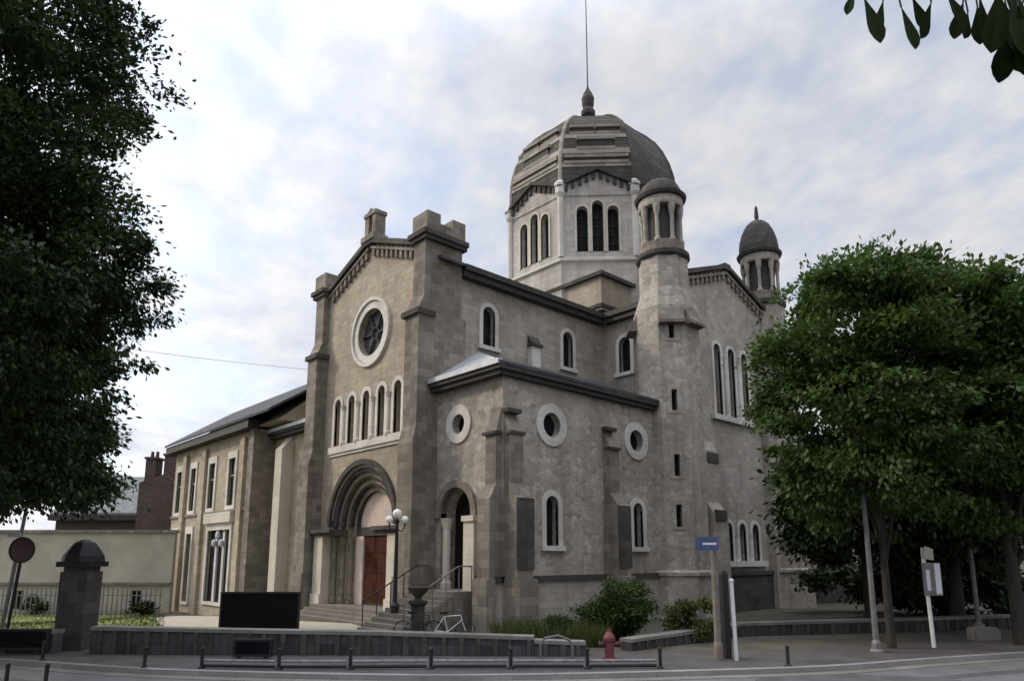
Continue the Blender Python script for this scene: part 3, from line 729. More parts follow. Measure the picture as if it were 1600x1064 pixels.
# churchyard ground, sloping gently away to the left
bm = NB(); grid = {}
L0 = off(K, 3.19)
for i, p in enumerate(L0):
    for j in range(17):
        d = [0, 1, 2, 3, 4.5, 6, 8, 10, 13, 17, 22, 28, 36, 50, 80, 140, 260][j]
        q = p + fw * d
        grid[i, j] = bm.verts.new((q.x, q.y, gz(q.x, q.y) - (.0 if j == 0 else .01)))
for i in range(len(L0) - 1):
    for j in range(16): bm.faces.new((grid[i, j], grid[i + 1, j], grid[i + 1, j + 1], grid[i, j + 1]))
setting('churchyard_ground', bm, M['earth'])
def patch(name, c, mat, dz, n=10):
    bm = NB(); a, b, d, e = [V((*p, 0)) for p in c]; vs = {}
    for i in range(n + 1):
        for j in range(n + 1):
            s, t = i / n, j / n; q = (a * (1 - s) + b * s) * (1 - t) + (e * (1 - s) + d * s) * t
            vs[i, j] = bm.verts.new((q.x, q.y, gz(q.x, q.y) + dz + (.02 * noise.noise(q * .9))))
    for i in range(n):
        for j in range(n): bm.faces.new((vs[i, j], vs[i + 1, j], vs[i + 1, j + 1], vs[i, j + 1]))
    o = link(name, bm, mat, smooth=True); o['kind'] = 'structure'; return o
def P2(dep, px): q = at(dep, (px - 800) / 1079 * (dep + .4)); return (q.x, q.y)
patch('path', [P2(23.5, 300), P2(24.5, 640), P2(30, 560), P2(36, 250)], M['gravel'], .05)
patch('lawn', [P2(23.4, -150), P2(23.4, 295), P2(45, 245), P2(48, -150)], M['lawn'], .06, 16)

# grass blades on the lawn
def blades(name, pts, hmin, hmax, mat, wid=.03):
    rg = np.random.default_rng(3); n = len(pts); pts = np.array(pts)
    a = rg.uniform(0, 6.28, n); h = rg.uniform(hmin, hmax, n); le = rg.normal(0, .35, (n, 2)) * h[:, None]
    dx = np.stack([np.cos(a), np.sin(a), 0 * a], 1) * wid
    v = np.stack([pts - dx, pts + dx, pts + np.stack([le[:, 0], le[:, 1], h], 1)], 1).reshape(-1, 3)
    return rawmesh(name, v, 3, mat)
def rawmesh(name, v, k, mat):
    v = np.asarray(v, dtype=np.float32); n = len(v) // k
    me = bpy.data.meshes.new(name); me.vertices.add(len(v)); me.vertices.foreach_set('co', v.ravel())
    me.loops.add(len(v)); me.loops.foreach_set('vertex_index', np.arange(len(v), dtype=np.int32))
    me.polygons.add(n); me.polygons.foreach_set('loop_start', np.arange(0, len(v), k, dtype=np.int32)); me.polygons.foreach_set('loop_total', np.full(n, k, dtype=np.int32))
    me.update(calc_edges=True); me.materials.append(mat)
    o = bpy.data.objects.new(name, me); C.objects.link(o); return o
pts = []
rg = random.Random(5)
for i in range(9000):
    d = 23.6 + 22 * rg.random() ** 1.4; px = -120 + 400 * rg.random(); q = at(d, (px - 800) / 1079 * (d + .4)); pts.append((q.x, q.y, gz(q.x, q.y) + .04))
o = blades('grass', pts, .06, .16, M['weed']); o['kind'] = 'stuff'; tag(o, 'rough grass growing on the churchyard lawn at the left', 'grass')
pts = []
for i in range(5200):
    d = 22.6 + 3.2 * rg.random(); px = 770 + 170 * rg.random() ** .8; q = at(d, (px - 800) / 1079 * (d + .4)); pts.append((q.x, q.y, -.01))
o = blades('tall_grass', pts, .15, .85, M['weed'], .02); o['kind'] = 'stuff'; tag(o, 'tall unmown grass against the church wall behind the low wall', 'grass')

# worn road surface: old patches and a cover
M['patch'] = plain('patched_asphalt', (.075, .073, .076), .9, var=.3, scale=2.2, b=.25)
M['patch2'] = plain('bleached_asphalt', (.15, .146, .145), .9, var=.25, scale=2.5, b=.2)
def flat(name, pts, mat, z):
    bm = NB(); bm.faces.new([bm.verts.new((p[0], p[1], z)) for p in pts]); o = link(name, bm, mat); o['kind'] = 'structure'; return o
KO = off(K, -.45); KP = off(K, -1.5); KQ = off(K, -1.9)
bm = NB(); strip(bm, KP, KQ, -.116, -.116); o = link('road_repair_strip', bm, M['patch']); o['kind'] = 'structure'
rgp = random.Random(12)
for (d_, l_, a_, b_, m_) in ((16.6, 2.5, 2.2, .8, 'patch2'), (16.8, -3.5, 1.6, .7, 'patch'), (17.4, 8.2, 2.6, .9, 'patch')):
    c_ = at(d_, l_); n_ = 9
    flat('road_patch', [(c_ + rt * a_ * math.cos(2 * math.pi * k / n_) * rgp.uniform(.8, 1.1) + fw * b_ * math.sin(2 * math.pi * k / n_) * rgp.uniform(.8, 1.1))[:2] for k in range(n_)], M[m_], -.112)
mc = at(16.3, 1.1, -.12); t = thing('manhole_cover', 'round dark iron manhole cover in the road in front of the low wall', 'manhole', mc)
bm = NB(); lathe(bm, [(.42, -.05), (.42, .012), (.36, .014), (0, .014)], mc, 24); link('ring', bm, M['iron'], t)
bm = NB(); lathe(bm, [(.34, 0), (.34, .018), (0, .018)], mc, 24); link('lid', bm, M['grey_metal'], t)

# ------------------------------------------------------------------ low walls
def wall_run(bm, bc, A, B, h0, h1, th=.4, n=24, z0=-.6):
    A, B = V((*A, 0)), V((*B, 0)); t = (B - A).normalized(); nn = V((-t.y, t.x, 0)) * th / 2
    def pr(bmx, zl0, zh0, zl1, zh1, e):
        k = nn * e
        a = [A - k + Z * zl0, A + k + Z * zl0, A + k + Z * zh0, A - k + Z * zh0]; b = [B - k + Z * zl1, B + k + Z * zl1, B + k + Z * zh1, B - k + Z * zh1]
        va = [bmx.verts.new(p) for p in a]; vb = [bmx.verts.new(p) for p in b]
        bmx.faces.new(va[::-1]); bmx.faces.new(vb)
        for i in range(4): bmx.faces.new((va[i], va[(i + 1) % 4], vb[(i + 1) % 4], vb[i]))
    pr(bm, z0, h0 - .1, z0, h1 - .1, 1); pr(bc, h0 - .1, h0, h1 - .1, h1, 1.25)
def low_wall(name, label, runs):
    q = (V((*runs[0][0], 0)) + V((*runs[-1][1], 0))) / 2
    t = thing(name, label, 'wall', q)
    bm, bc = NB(), NB()
    for A, B, h0, h1 in runs: wall_run(bm, bc, A, B, h0, h1)
    o = link('wall_body', bm, M['wallstone'], t); link('coping', bc, M['coping'], t)
    bm = NB(); rg_ = random.Random(4)
    for A, B, h0, h1 in runs:
        A, B = V((*A, 0)), V((*B, 0)); d = (B - A).normalized(); nn = V((d.y, -d.x, 0)); x = .25
        while x < (B - A).length - .2:
            w_ = rg_.uniform(.09, .17); q = A + d * x + nn * .19; h = h0 + (h1 - h0) * x / (B - A).length - .11
            solid(bm, [q - Z * .1, q + d * w_ - Z * .1, q + d * w_ + nn * .06 - Z * .1, q + nn * .06 - Z * .1], Z * (h + .1)); x += rg_.uniform(.42, .62)
    link('pier_strips', bm, M['dark'], t)
    return t
low_wall('street_wall', 'low soot dark stone wall with pale coping in front of the church, running left of the hydrant', [((-24.1, 5.3), (-20.9, 8.4), .78, .72), ((-20.9, 8.4), (-18.1, 11.4), .72, .66), ((-18.1, 11.4), (-14.9, 14.6), .66, .55), ((-14.9, 14.6), (-13.9, 15.7), .45, .4)])
low_wall('garden_wall', 'low dark stone garden wall under the trees right of the street sign', [((-13.75, 17.4), (-13.6, 23.6), .35, .42), ((-13.6, 23.6), (-10.2, 29.3), .45, .5), ((-10.2, 29.3), (-4.6, 39.5), .5, .55)])
low_wall('entrance_wall', 'low dark wall left of the domed gate pillar at the left edge', [((-32.6, -1.7), (-24.9, 4.5), .62, .66)])

# black panels
def board(name, label, c, u, w, h, z0, legs=True):
    f = Fr(V((*c, 0)), u); t = thing(name, label, 'panel', (*c, 0))
    bm = NB(); fbox(bm, f, -w / 2, w / 2, z0, z0 + h, -.05, .03); link('panel', bm, M['black_board'], t)
    bm = NB(); ring(bm, f, rect(-w / 2 - .07, w / 2 + .07, z0 - .07, z0 + h + .07), rect(-w / 2, w / 2, z0, z0 + h), -.07, .06); link('frame', bm, M['iron'], t)
    if legs:
        for s in (-1, 1):
            bm = NB(); fbox(bm, f, s * w * .4 - .05, s * w * .4 + .05, -.2, z0 - .07, -.05, .03); link('leg', bm, M['iron'], t)
u_sc = rt
board('notice_board', 'large blank black notice board standing on the gravel left of the church portal', at(27.2, -9.65)[:2], u_sc, 2.9, 1.3, .12)
board('black_panel', 'small black panel fixed on the low street wall below the large notice board', at(20.2, -7.3)[:2], u_sc, .95, .34, .12, True)
board('entrance_panel', 'long low black panel in front of the wall beside the domed gate pillar', at(21.0, -14.6)[:2], u_sc, 1.9, .46, .2, True)

# gate pillar with domed cap
pl = at(22.3, -13.62); t = thing('gate_pillar', 'stone gate pillar with a dark domed cap at the left of the low wall', 'pillar', pl)
f = Fr(pl, rt)
bm = NB(); fbox(bm, f, -.5, .5, -.6, .5, -.5, .5); fbox(bm, f, -.42, .42, .5, 2.35, -.42, .42); fbox(bm, f, -.36, .36, 2.35, 2.5, -.36, .36); link('shaft', bm, M['dark'], t)
bm = NB(); fbox(bm, f, -.52, .52, 2.5, 2.66, -.52, .52); lathe(bm, [(.62, 2.66), (.58, 2.85), (.42, 3.1), (.3, 3.25), (.12, 3.34), (0, 3.36)], pl, 8, R(22.5)); link('cap', bm, M['iron'], t)

# boundary wall at the left background with a spiked rail, and the house behind it
A, B = at(48.2, -36.5), at(48.2, -23.3); f = Fr(A, rt); ln = (B - A).length
t = thing('boundary_wall', 'long buff plastered wall with dark openings behind the lawn at the left', 'wall', (A + B) / 2 - Z)
bm = NB(); fbox(bm, f, -12, ln, -1.6, 4.45, -.4, 0); bw = link('wall_body', bm, M['plaster'], t)
cb = NB()
for px in (55, 172, 232):
    u = (px - 800) / 1079 * 48.7 + 36.5; fpoly(cb, f, rect(u - .35, u + .35, -.7, .55), -.3, .2)
    bm = NB(); fpoly(bm, f, rect(u - .36, u + .36, -.72, .56), -.28, -.24); link('dark_opening', bm, M['glass'], t)
cut(bw, cb)
bm = NB(); fbox(bm, f, -12, ln + .1, 4.45, 4.65, -.5, .12); fbox(bm, f, -12, ln, .95, 1.1, 0, .18); link('coping', bm, M['pier'], t)
A2 = at(44.5, -34.2); f2 = Fr(A2, rt); t = thing('spiked_fence', 'iron fence with a row of pointed spikes in front of the plastered wall', 'fence', A2 - Z)
bm = NB()
for z in (.35, 1.3): fbox(bm, f2, -8, 12.2, z - .9, z - .84, -.03, .03)
for k in range(68):
    u = -8 + .3 * k; fpoly(bm, f2, [(u - .035, -.85), (u + .035, -.85), (u + .035, .6), (u, .95), (u - .035, .6)], -.02, .02)
link('railing', bm, M['grey_metal'], t)
hc = at(64, -36); f = Fr(hc, rt)
t = thing('house', 'house with a grey slate roof beyond the plastered wall, showing over its top', 'house', hc - Z)
bm = NB(); fbox(bm, f, -6, 3.2, -2, 6.6, -8, 0); link('house_wall', bm, M['brick'], t)
bm = NB(); solid(bm, [f.p(-6.3, 6.6, .5), f.p(3.3, 6.6, .5), f.p(2.6, 10.4, -4), f.p(-5.6, 10.4, -4)], (0, 0, .2)); solid(bm, [f.p(-6.3, 6.6, -8.5), f.p(3.3, 6.6, -8.5), f.p(2.6, 10.4, -4), f.p(-5.6, 10.4, -4)], (0, 0, .2)); link('roof', bm, M['zinc2'], t)
bm = NB(); fbox(bm, f, -6.4, 3.4, 6.1, 6.6, -8.4, .6); link('eaves', bm, M['gutter'], t)
hc2 = at(60, -30.6); f = Fr(hc2, rt)
t = thing('brick_house', 'narrow dark brick house end with two chimneys between the grey roof and the parsonage', 'house', hc2 - Z)
bm = NB(); fpoly(bm, f, [(-1.9, -2), (1.9, -2), (1.9, 8.6), (0.4, 10.0), (-1.9, 9.2)], -6, 0); link('house_wall', bm, M['brick'], t)
for u, w, z1 in ((-1.25, .45, 11.3), (.55, .62, 11.6)):
    bm = NB(); fbox(bm, f, u - w, u + w, 7, z1, -1.6, -.4); o = link('chimney', bm, M['brick'], t)
    bm = NB(); fbox(bm, f, u - w - .1, u + w + .1, z1, z1 + .2, -1.7, -.3)
    for q in (-.5, .5): lathe(bm, [(.16, z1 + .2), (.13, z1 + .75)], f.p(u + q * w, 0, -1), 8)
    link('chimney_pot', bm, M['brick'], o)
# shrubs along the wall foot
# ------------------------------------------------------------------ trees
def leaves(cent, rad, n_cl, n_lf, size, rg, shell=.55, cl_r=.7, droop=.4, lobes=6, asp=.5, bough=11, amp=.3, zmin=None, soft=.22):
    """leaf quads in clumps, the clumps gathered into boughs round an ellipsoid: lobed, broken outline with gaps"""
    cent = np.array(cent); rad = np.array(rad)
    nb = max(6, n_cl // bough)
    i = np.arange(nb) + .5; ph = np.arccos(1 - 2 * i / nb); th = math.pi * (1 + 5 ** .5) * i + rg.uniform(0, 6)
    bd = np.stack([np.cos(th) * np.sin(ph), np.sin(th) * np.sin(ph), np.cos(ph)], 1) + rg.normal(0, .16, (nb, 3))
    bd /= np.linalg.norm(bd, axis=1)[:, None]
    br = rg.uniform(shell, 1.0, nb) * (1 + rg.normal(0, amp * .35, nb)); br[::3] = rg.uniform(.25, shell + .2, len(br[::3]))
    bc = bd * br[:, None] * rad
    bi = np.repeat(np.arange(nb), n_cl // nb + 1)[:n_cl]; n_cl = len(bi)
    sz = .3 * rad.min() * rg.uniform(.6, 1.2, nb)
    o = rg.normal(size=(n_cl, 3)) * np.array([.62, .62, .34])
    cl = cent + bc[bi] + o * sz[bi][:, None]
    q = (cl - cent) / rad; nq = np.linalg.norm(q, axis=1); k = np.where(nq > .95, (.95 + (nq - .95) * soft) / np.maximum(nq, 1e-6), 1.0)
    cl = cent + q * k[:, None] * rad
    if zmin is not None: cl[:, 2] = np.where(cl[:, 2] < zmin, zmin + rg.uniform(0, 1.2, n_cl), cl[:, 2])
    d = cl - cent; d /= (np.linalg.norm(d, axis=1)[:, None] + 1e-6)
    cs = cl_r * rg.uniform(.5, 1.2, n_cl)
    m = n_cl * n_lf; ci = np.repeat(np.arange(n_cl), n_lf)
    o = rg.normal(size=(m, 3)) * np.array([.5, .5, .26])
    p = cl[ci] + o * cs[ci][:, None]
    out = d[ci] + .8 * rg.normal(size=(m, 3)); out[:, 2] -= droop; out /= np.linalg.norm(out, axis=1)[:, None]
    nr = rg.normal(size=(m, 3)) * .8; nr[:, 2] += 1.2
    sd = np.cross(out, nr); sd /= (np.linalg.norm(sd, axis=1)[:, None] + 1e-6)
    s = size * rg.uniform(.6, 1.3, m)[:, None]
    a = p; b = p + out * s * .55 + sd * s * asp * .5; c = p + out * s; e = p + out * s * .55 - sd * s * asp * .5
    return np.stack([a, b, c, e], 1).reshape(-1, 3), cl

def tree(name, label, loc, h0, cz, rad, n_cl, n_lf, size, mat, seed, trunk=.22, group=None, lean=(0, 0), cl_r=.75, shell=.5, cat='tree', forks=9, amp=.3, zmin=None, soft=.22):
    rg = np.random.default_rng(seed); t = thing(name, label, cat, loc, group, local=True)
    v, cl = leaves((lean[0], lean[1], cz), rad, n_cl, n_lf, size, rg, shell=shell, cl_r=cl_r, amp=amp, zmin=zmin, soft=soft)
    o = rawmesh('crown', v, 4, mat); o.parent = t
    bm = NB(); top = V((lean[0] * .6, lean[1] * .6, cz * .95))
    tube(bm, [V((0, 0, -.3)), V((0, 0, .1)), V((lean[0] * .15, lean[1] * .15, h0 * .6)), V((lean[0] * .4, lean[1] * .4, h0 * 1.1)), top], [trunk * 1.5, trunk * 1.15, trunk, trunk * .8, trunk * .25], 10)
    idx = rg.choice(len(cl), forks, replace=False)
    for i in idx:
        q = V(cl[i]); s = V((lean[0] * .4, lean[1] * .4, h0 * rg.uniform(.75, 1.25))); m = (s + q) / 2 + V((0, 0, .3))
        tube(bm, [s, m, q], [trunk * .45, trunk * .28, .03], 6)
    link('trunk', bm, M['bark'], t, smooth=True)
    return t

def tl(dep, px, z=.5): return at(dep, (px - 800) / 1079 * (.9845 * dep + .175 * (z - 2.8)))
G_ = 'street trees on the right'
tree('chestnut_tree', 'broad sunny green tree in front of the right end of the church', tl(22.5, 1362, 7), 2.9, 8.25, (3.35, 3.35, 5.3), 760, 105, .21, M['leaf'], 11, .12, G_, cl_r=.62, shell=.7, amp=.35)
tree('chestnut_tree', 'darker green tree at the right edge of the picture, beside the sunny broad tree', tl(23.4, 1555, 7), 3.0, 8.2, (3.3, 3.3, 4.9), 700, 100, .24, M['leaf'], 12, .2, G_, cl_r=.75, shell=.6)
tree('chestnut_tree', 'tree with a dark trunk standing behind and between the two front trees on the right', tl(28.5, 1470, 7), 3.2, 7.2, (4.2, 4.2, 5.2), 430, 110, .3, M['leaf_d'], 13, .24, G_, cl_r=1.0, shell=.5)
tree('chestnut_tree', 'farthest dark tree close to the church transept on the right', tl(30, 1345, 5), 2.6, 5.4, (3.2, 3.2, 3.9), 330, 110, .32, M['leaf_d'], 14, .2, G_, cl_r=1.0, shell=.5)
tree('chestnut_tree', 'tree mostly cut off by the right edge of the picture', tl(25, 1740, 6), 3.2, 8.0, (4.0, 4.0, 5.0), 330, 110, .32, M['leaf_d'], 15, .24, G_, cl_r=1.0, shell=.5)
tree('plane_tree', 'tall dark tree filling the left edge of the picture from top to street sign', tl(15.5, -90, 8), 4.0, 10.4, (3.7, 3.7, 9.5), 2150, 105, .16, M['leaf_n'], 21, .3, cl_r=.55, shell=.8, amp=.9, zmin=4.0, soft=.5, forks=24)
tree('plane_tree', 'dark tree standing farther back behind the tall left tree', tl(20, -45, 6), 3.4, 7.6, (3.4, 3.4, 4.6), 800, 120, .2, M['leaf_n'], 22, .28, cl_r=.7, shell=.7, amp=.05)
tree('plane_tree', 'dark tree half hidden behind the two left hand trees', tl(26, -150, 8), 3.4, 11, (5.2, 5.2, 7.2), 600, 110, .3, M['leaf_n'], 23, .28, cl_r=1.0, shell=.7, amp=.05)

def bush(name, label, loc, rad, n_cl, n_lf, size, mat, seed, cl_r=.3):
    rg = np.random.default_rng(seed); t = thing(name, label, 'bush', loc, local=True)
    v, cl = leaves((0, 0, rad[2] * .75), rad, n_cl, n_lf, size, rg, shell=.3, cl_r=cl_r, lobes=8, droop=.0)
    v[:, 2] = np.maximum(v[:, 2], .01)
    o = rawmesh('foliage', v, 4, mat); o.parent = t
    bm = NB()
    for i in range(7):
        q = V(cl[i]); tube(bm, [V((0, 0, -.1)), q * .5 + V((0, 0, .1)), q], [.05, .03, .012], 5)
    link('stems', bm, M['bark'], t)
    return t
bush('green_bush', 'large green bush against the church side wall behind the hydrant', tl(24.6, 966), (1.5, 1.3, 1.25), 210, 70, .12, M['bushl'], 31, .38)
bush('green_bush', 'smaller yellow-green bush at the foot of the stair turret, right of the large bush', tl(24.6, 1072), (.85, .85, .95), 110, 60, .11, M['weed'], 32, .3)
bush('green_bush', 'low spreading bush at the left foot of the large bush', tl(24.2, 870), (1.2, .9, .55), 90, 60, .11, M['bushl'], 33, .28)
bush('hedge_shrub', 'dark shrub by the left opening of the plastered wall', tl(46, 55) - Z * .8, (2.6, .6, .6), 60, 50, .2, M['leaf_d'], 34, .4)
bush('hedge_shrub', 'dark shrub strip at the foot of the plastered wall near the parsonage', tl(45, 225) - Z * .8, (2.6, .6, .55), 70, 50, .2, M['leaf_d'], 35, .4)
bush('dark_hedge', 'long dark hedge in the shade under the right hand trees', tl(34, 1470), (6.0, 6.5, 2.2), 420, 60, .3, M['leaf_d'], 36, .7)

# ------------------------------------------------------------------ overhanging branch with large leaves (tree stands beside the viewer)
nt_ = thing('near_tree', 'horse chestnut branch with large drooping leaves hanging into the top right corner', 'tree', at(3.6, 5.2, 0), local=True)
o_ = V(nt_.location)
bm = NB(); br = [at(3.6, 5.2, -.3), at(3.6, 5.2, 3.4), at(3.7, 4.4, 5.4), at(3.75, 3.5, 6.6), at(3.8, 2.6, 6.66), at(3.8, 1.9, 6.58)]
tube(bm, [p - o_ for p in br], [.28, .2, .12, .06, .03, .012], 8)
tube(bm, [at(3.75, 3.5, 6.6) - o_, at(3.6, 3.0, 6.58) - o_, at(3.65, 2.3, 6.52) - o_], [.04, .025, .01], 6); link('trunk', bm, M['bark'], nt_, smooth=True)
def leaflet(bm, base, d, side, ln, w):
    d = d.normalized(); side = (side - d * side.dot(d)).normalized(); nn = d.cross(side)
    prof = ((0, .06), (.18, .28), (.4, .62), (.62, .95), (.78, 1), (.9, .7), (.97, .28), (1, 0))
    L, Rr, Mm = [], [], []
    for t, ww in prof:
        c = base + d * ln * t - Z * (.12 * ln * t * t); s = side * w * .5 * ww
        Mm.append(bm.verts.new(c)); L.append(bm.verts.new(c + s + nn * .12 * w * ww)); Rr.append(bm.verts.new(c - s + nn * .12 * w * ww))
    for i in range(len(prof) - 1):
        bm.faces.new((L[i], L[i + 1], Mm[i + 1], Mm[i])); bm.faces.new((Mm[i], Mm[i + 1], Rr[i + 1], Rr[i]))
bm = NB(); rg = random.Random(9)
def palm(c, d0, ln, n=6, spread=62):
    d0 = V(d0).normalized()
    ax = fw
    for k in range(n):
        a = R(-spread + 2 * spread * k / (n - 1)) + rg.uniform(-.12, .12)
        dd = Matrix.Rotation(a, 3, ax) @ d0 + fw * rg.uniform(-.35, .35)
        leaflet(bm, c - o_, dd, rt + fw * rg.uniform(-.5, .5), ln * (1 - .25 * abs(k - (n - 1) / 2) / n) * rg.uniform(.85, 1.1), ln * .36)
TW = []
def hang(dep, px, zt, ln, tilt=0.0, w=.4, turn=0.0):
    zt += .37
    c = at(dep, (px - 800) / 1079 * (.9845 * dep + .175 * (zt - 2.8)), zt)
    TW.append((c - o_, c - o_ + Z * .35 + rt * rg.uniform(-.05, .12)))
    leaflet(bm, c - o_, -Z + rt * tilt + fw * rg.uniform(-.2, .2), rt + fw * turn, ln, ln * w)
for (dep, px, zt, ln, ti, w) in ((3.7, 1350, 5.80, .32, .14, .32), (3.75, 1408, 5.78, .27, .22, .40), (3.72, 1380, 5.80, .2, -.3, .36), (3.7, 1478, 5.84, .22, .35, .4), (3.8, 1505, 5.86, .22, -.3, .4), (3.7, 1562, 5.86, .38, -.22, .38), (3.75, 1530, 5.86, .3, .12, .36),
        (3.65, 1580, 5.82, .48, -.05, .34), (3.7, 1605, 5.75, .46, -.05, .4), (3.6, 1335, 5.76, .16, -.4, .34), (3.75, 1600, 5.9, .5, .1, .36), (3.9, 1455, 5.95, .25, -.4, .36), (3.6, 1590, 5.65, .34, .2, .36), (3.9, 1570, 6.0, .4, .2, .36), (3.8, 1425, 5.9, .22, .3, .36), (3.6, 1640, 5.8, .5, -.3, .36), (3.85, 1590, 5.8, .42, -.3, .36)):
    if px > 1500: hang(dep + .15, px + rg.uniform(-18, 18), zt + .06, ln * .9, ti + rg.uniform(-.3, .3), w, rg.uniform(-.6, .6))
    hang(dep, px, zt, ln, ti, w, rg.uniform(-.4, .4))
link('leaves', bm, M['leaf_h'], nt_, fix=False)
bm = NB()
for a, b in TW: tube(bm, [a, (a + b) / 2 + Z * .04, b], [.006, .005, .004], 5)
link('twigs', bm, M['bark'], nt_)

# ------------------------------------------------------------------ street furniture
# kerb posts
pb_ = thing('kerb_post', 'short dark metal kerb post', 'post', (0, 0, 0), 'dark posts along the kerb', local=True)
bm = NB(); lathe(bm, [(.07, -.1), (.07, .03), (.045, .06), (.045, .44), (.055, .46), (.05, .5), (.02, .53), (0, .53)], (0, 0, 0), 12); link('shaft', bm, M['iron'], pb_)
bm = NB(); lathe(bm, [(.1, 0), (.1, .02), (.06, .03)], (0, 0, 0), 12); link('base_plate', bm, M['iron'], pb_)
spots = [(-18.86, 6.55, 'kerb post at the left end of the low grey rails'), (-17.33, 7.92, 'kerb post below the right end of the notice board'), (-16.1, 9.25, 'kerb post in line with the church portal'), (-14.79, 10.81, 'kerb post in line with the right corner pier of the front'),
         (-13.42, 12.31, 'kerb post in front of the aisle corner buttress'), (-12.1, 13.75, 'kerb post just left of the red hydrant'), (-10.9, 15.2, 'kerb post between hydrant and street sign'), (-8.85, 17.95, 'kerb post right of the white post, before the trees'),
         (-19.95, 5.5, 'kerb post to the right of the gate pillar'), (-23.2, 3.8, 'kerb post below the black entrance panel')]
for i, (x, y, lb) in enumerate(spots):
    # stand on the kerb edge
    lb = 'short dark metal ' + lb
    if i == 0: pb_.location = (x - .1, y + .1, 0); pb_['label'] = lb
    else: copytree(pb_, (x - .1, y + .1, 0), 0, lb)
# low rails between the posts
proto = None
for i in range(6):
    a = V((spots[i][0] - .1, spots[i][1] + .1, 0)); b = V((spots[i + 1][0] - .1, spots[i + 1][1] + .1, 0))
    t = thing('kerb_rail', 'low grey double rail along the kerb, the length %s' % ('below the small black panel', 'just right of the large notice board', 'in line with the portal lamp post', 'in front of the parked bicycles', 'in front of the tall grass', 'in front of the red hydrant')[i], 'rail', (a + b) / 2, 'low rails between kerb posts')
    bm = NB(); d = (b - a).normalized(); tube(bm, [a + d * .06 + Z * .2, b - d * .1 + Z * .2], .035, 8)
    lr = NB(); tube(lr, [a + d * .06 + Z * .07, b - d * .1 + Z * .07], .04, 8); link('lower_bar', lr, M['iron'], t)
    for q in (.3, .7): p = a.lerp(b, q); tube(bm, [p - Z * .1, p + Z * .19], .02, 6)
    link('upper_bar', bm, M['railpaint'], t)
# foreground left pair of posts on the road side
for (x, y, hh, lb) in ((-20.05, 2.7, 1.4, 'left'), (-19.4, 3.36, 1.3, 'right')):
    copytree(pb_, (x, y, -.12), 0, 'short dark metal post standing in the road at the bottom left, %s of its pair' % lb)

# hydrant
hy = at(19.9, 2.7); t = thing('fire_hydrant', 'red fire hydrant on the pavement in front of the green bush', 'hydrant', hy)
bm = NB(); lathe(bm, [(.2, 0), (.2, .06), (.13, .08), (.13, .5), (.17, .52), (.17, .6), (.14, .66), (.06, .76), (.05, .84), (0, .85)], hy, 14); link('barrel', bm, M['red'], t, smooth=False)
for s in (-1, 1):
    bm = NB(); tube(bm, [hy + rt * s * .1 + Z * .42, hy + rt * s * .25 + Z * .42], .07, 10); tube(bm, [hy + rt * s * .25 + Z * .42, hy + rt * s * .3 + Z * .42], .09, 8); link('outlet', bm, M['darkred'], t)
# bike hoop
bh = at(20.2, 1.2); t = thing('bike_hoop', 'pale curved metal hoop by the low wall left of the hydrant', 'bike stand', bh)
bm = NB(); tube(bm, [bh + rt * -.4 - Z * .1, bh + rt * -.4 + Z * .35, bh + rt * -.28 + Z * .55, bh + rt * .1 + Z * .62, bh + rt * .42 + Z * .5, bh + rt * .5 + Z * .3, bh + rt * .5 - Z * .1], .035, 8); link('hoop', bm, M['grey_metal'], t)
# street name sign
sp = at(19.9, 5.72); t = thing('street_sign', 'blue street name plate on a thick grey post right of the bush', 'sign', sp)
bm = NB(); lathe(bm, [(.14, -.1), (.13, .4), (.095, .5), (.09, 2.6), (.08, 3.35), (0, 3.37)], sp, 10); link('post', bm, M['post'], t)
f = Fr(sp - fw * .14 - rt * .22, rt)
bm = NB(); fbox(bm, f, -.32, .32, 2.98, 3.36, 0, .03); o = link('plate', bm, M['blue'], t)
bm = NB(); fbox(bm, f, -.12, .27, 3.14, 3.2, .03, .034); link('lettering', bm, M['white'], o)
sp = at(20.2, 6.05); t = thing('post_shadow', 'dark square shaft standing in for the shadow close behind the street name post', 'post', sp)  # upright dark shaft stands in for a shadow beside the sign post
bm = NB(); lathe(bm, [(.13, -.1), (.13, 2.3), (.1, 2.4), (0, 2.42)], sp, 4, R(20)); link('shaft', bm, M['iron'], t)
sp = at(19.8, 6.18); t = thing('white_post', 'slender white post just right of the street name sign', 'post', sp)
bm = NB(); tube(bm, [sp - Z * .1, sp + rt * -.03 + Z * 2.15], .055, 10); link('shaft', bm, M['white_metal'], t)
bm = NB(); lathe(bm, [(.07, 2.12), (.07, 2.18), (0, 2.22)], sp + rt * -.03, 10); link('cap', bm, M['white'], t)
# pole in front of the sunny tree
sp = tl(21.6, 1368); t = thing('grey_pole', 'thin grey pole standing under the sunny broad tree', 'pole', sp)
bm = NB(); lathe(bm, [(.15, -.1), (.14, .25), (.09, .35), (.075, 3.2), (.07, 6.5), (0, 6.52)], sp, 10); link('shaft', bm, M['grey_metal'], t)
bm = NB(); lathe(bm, [(.19, 0), (.19, .05), (.15, .08)], sp, 12); link('base', bm, M['kerb'], t)
sp = tl(27, 1528); t = thing('grey_pole', 'thin grey pole on a stone block under the trees at the right', 'pole', sp)
bm = NB(); tube(bm, [sp, sp + Z * 7], [.09, .06], 10); link('shaft', bm, M['grey_metal'], t)
bm = NB(); lathe(bm, [(.2, -.1), (.2, .3), (.12, .36)], sp, 8); link('base', bm, M['kerb'], t)
sp = tl(24.6, 1535); t = thing('stone_block', 'pale stone block on the pavement at the foot of the far right pole', 'block', sp)
f = Fr(sp, rt); bm = NB(); fbox(bm, f, -.45, .45, -.1, .42, -.25, .25); bmesh.ops.bevel(bm, geom=bm.edges[:], offset=.05, segments=2, affect='EDGES'); link('block', bm, M['coping'], t)
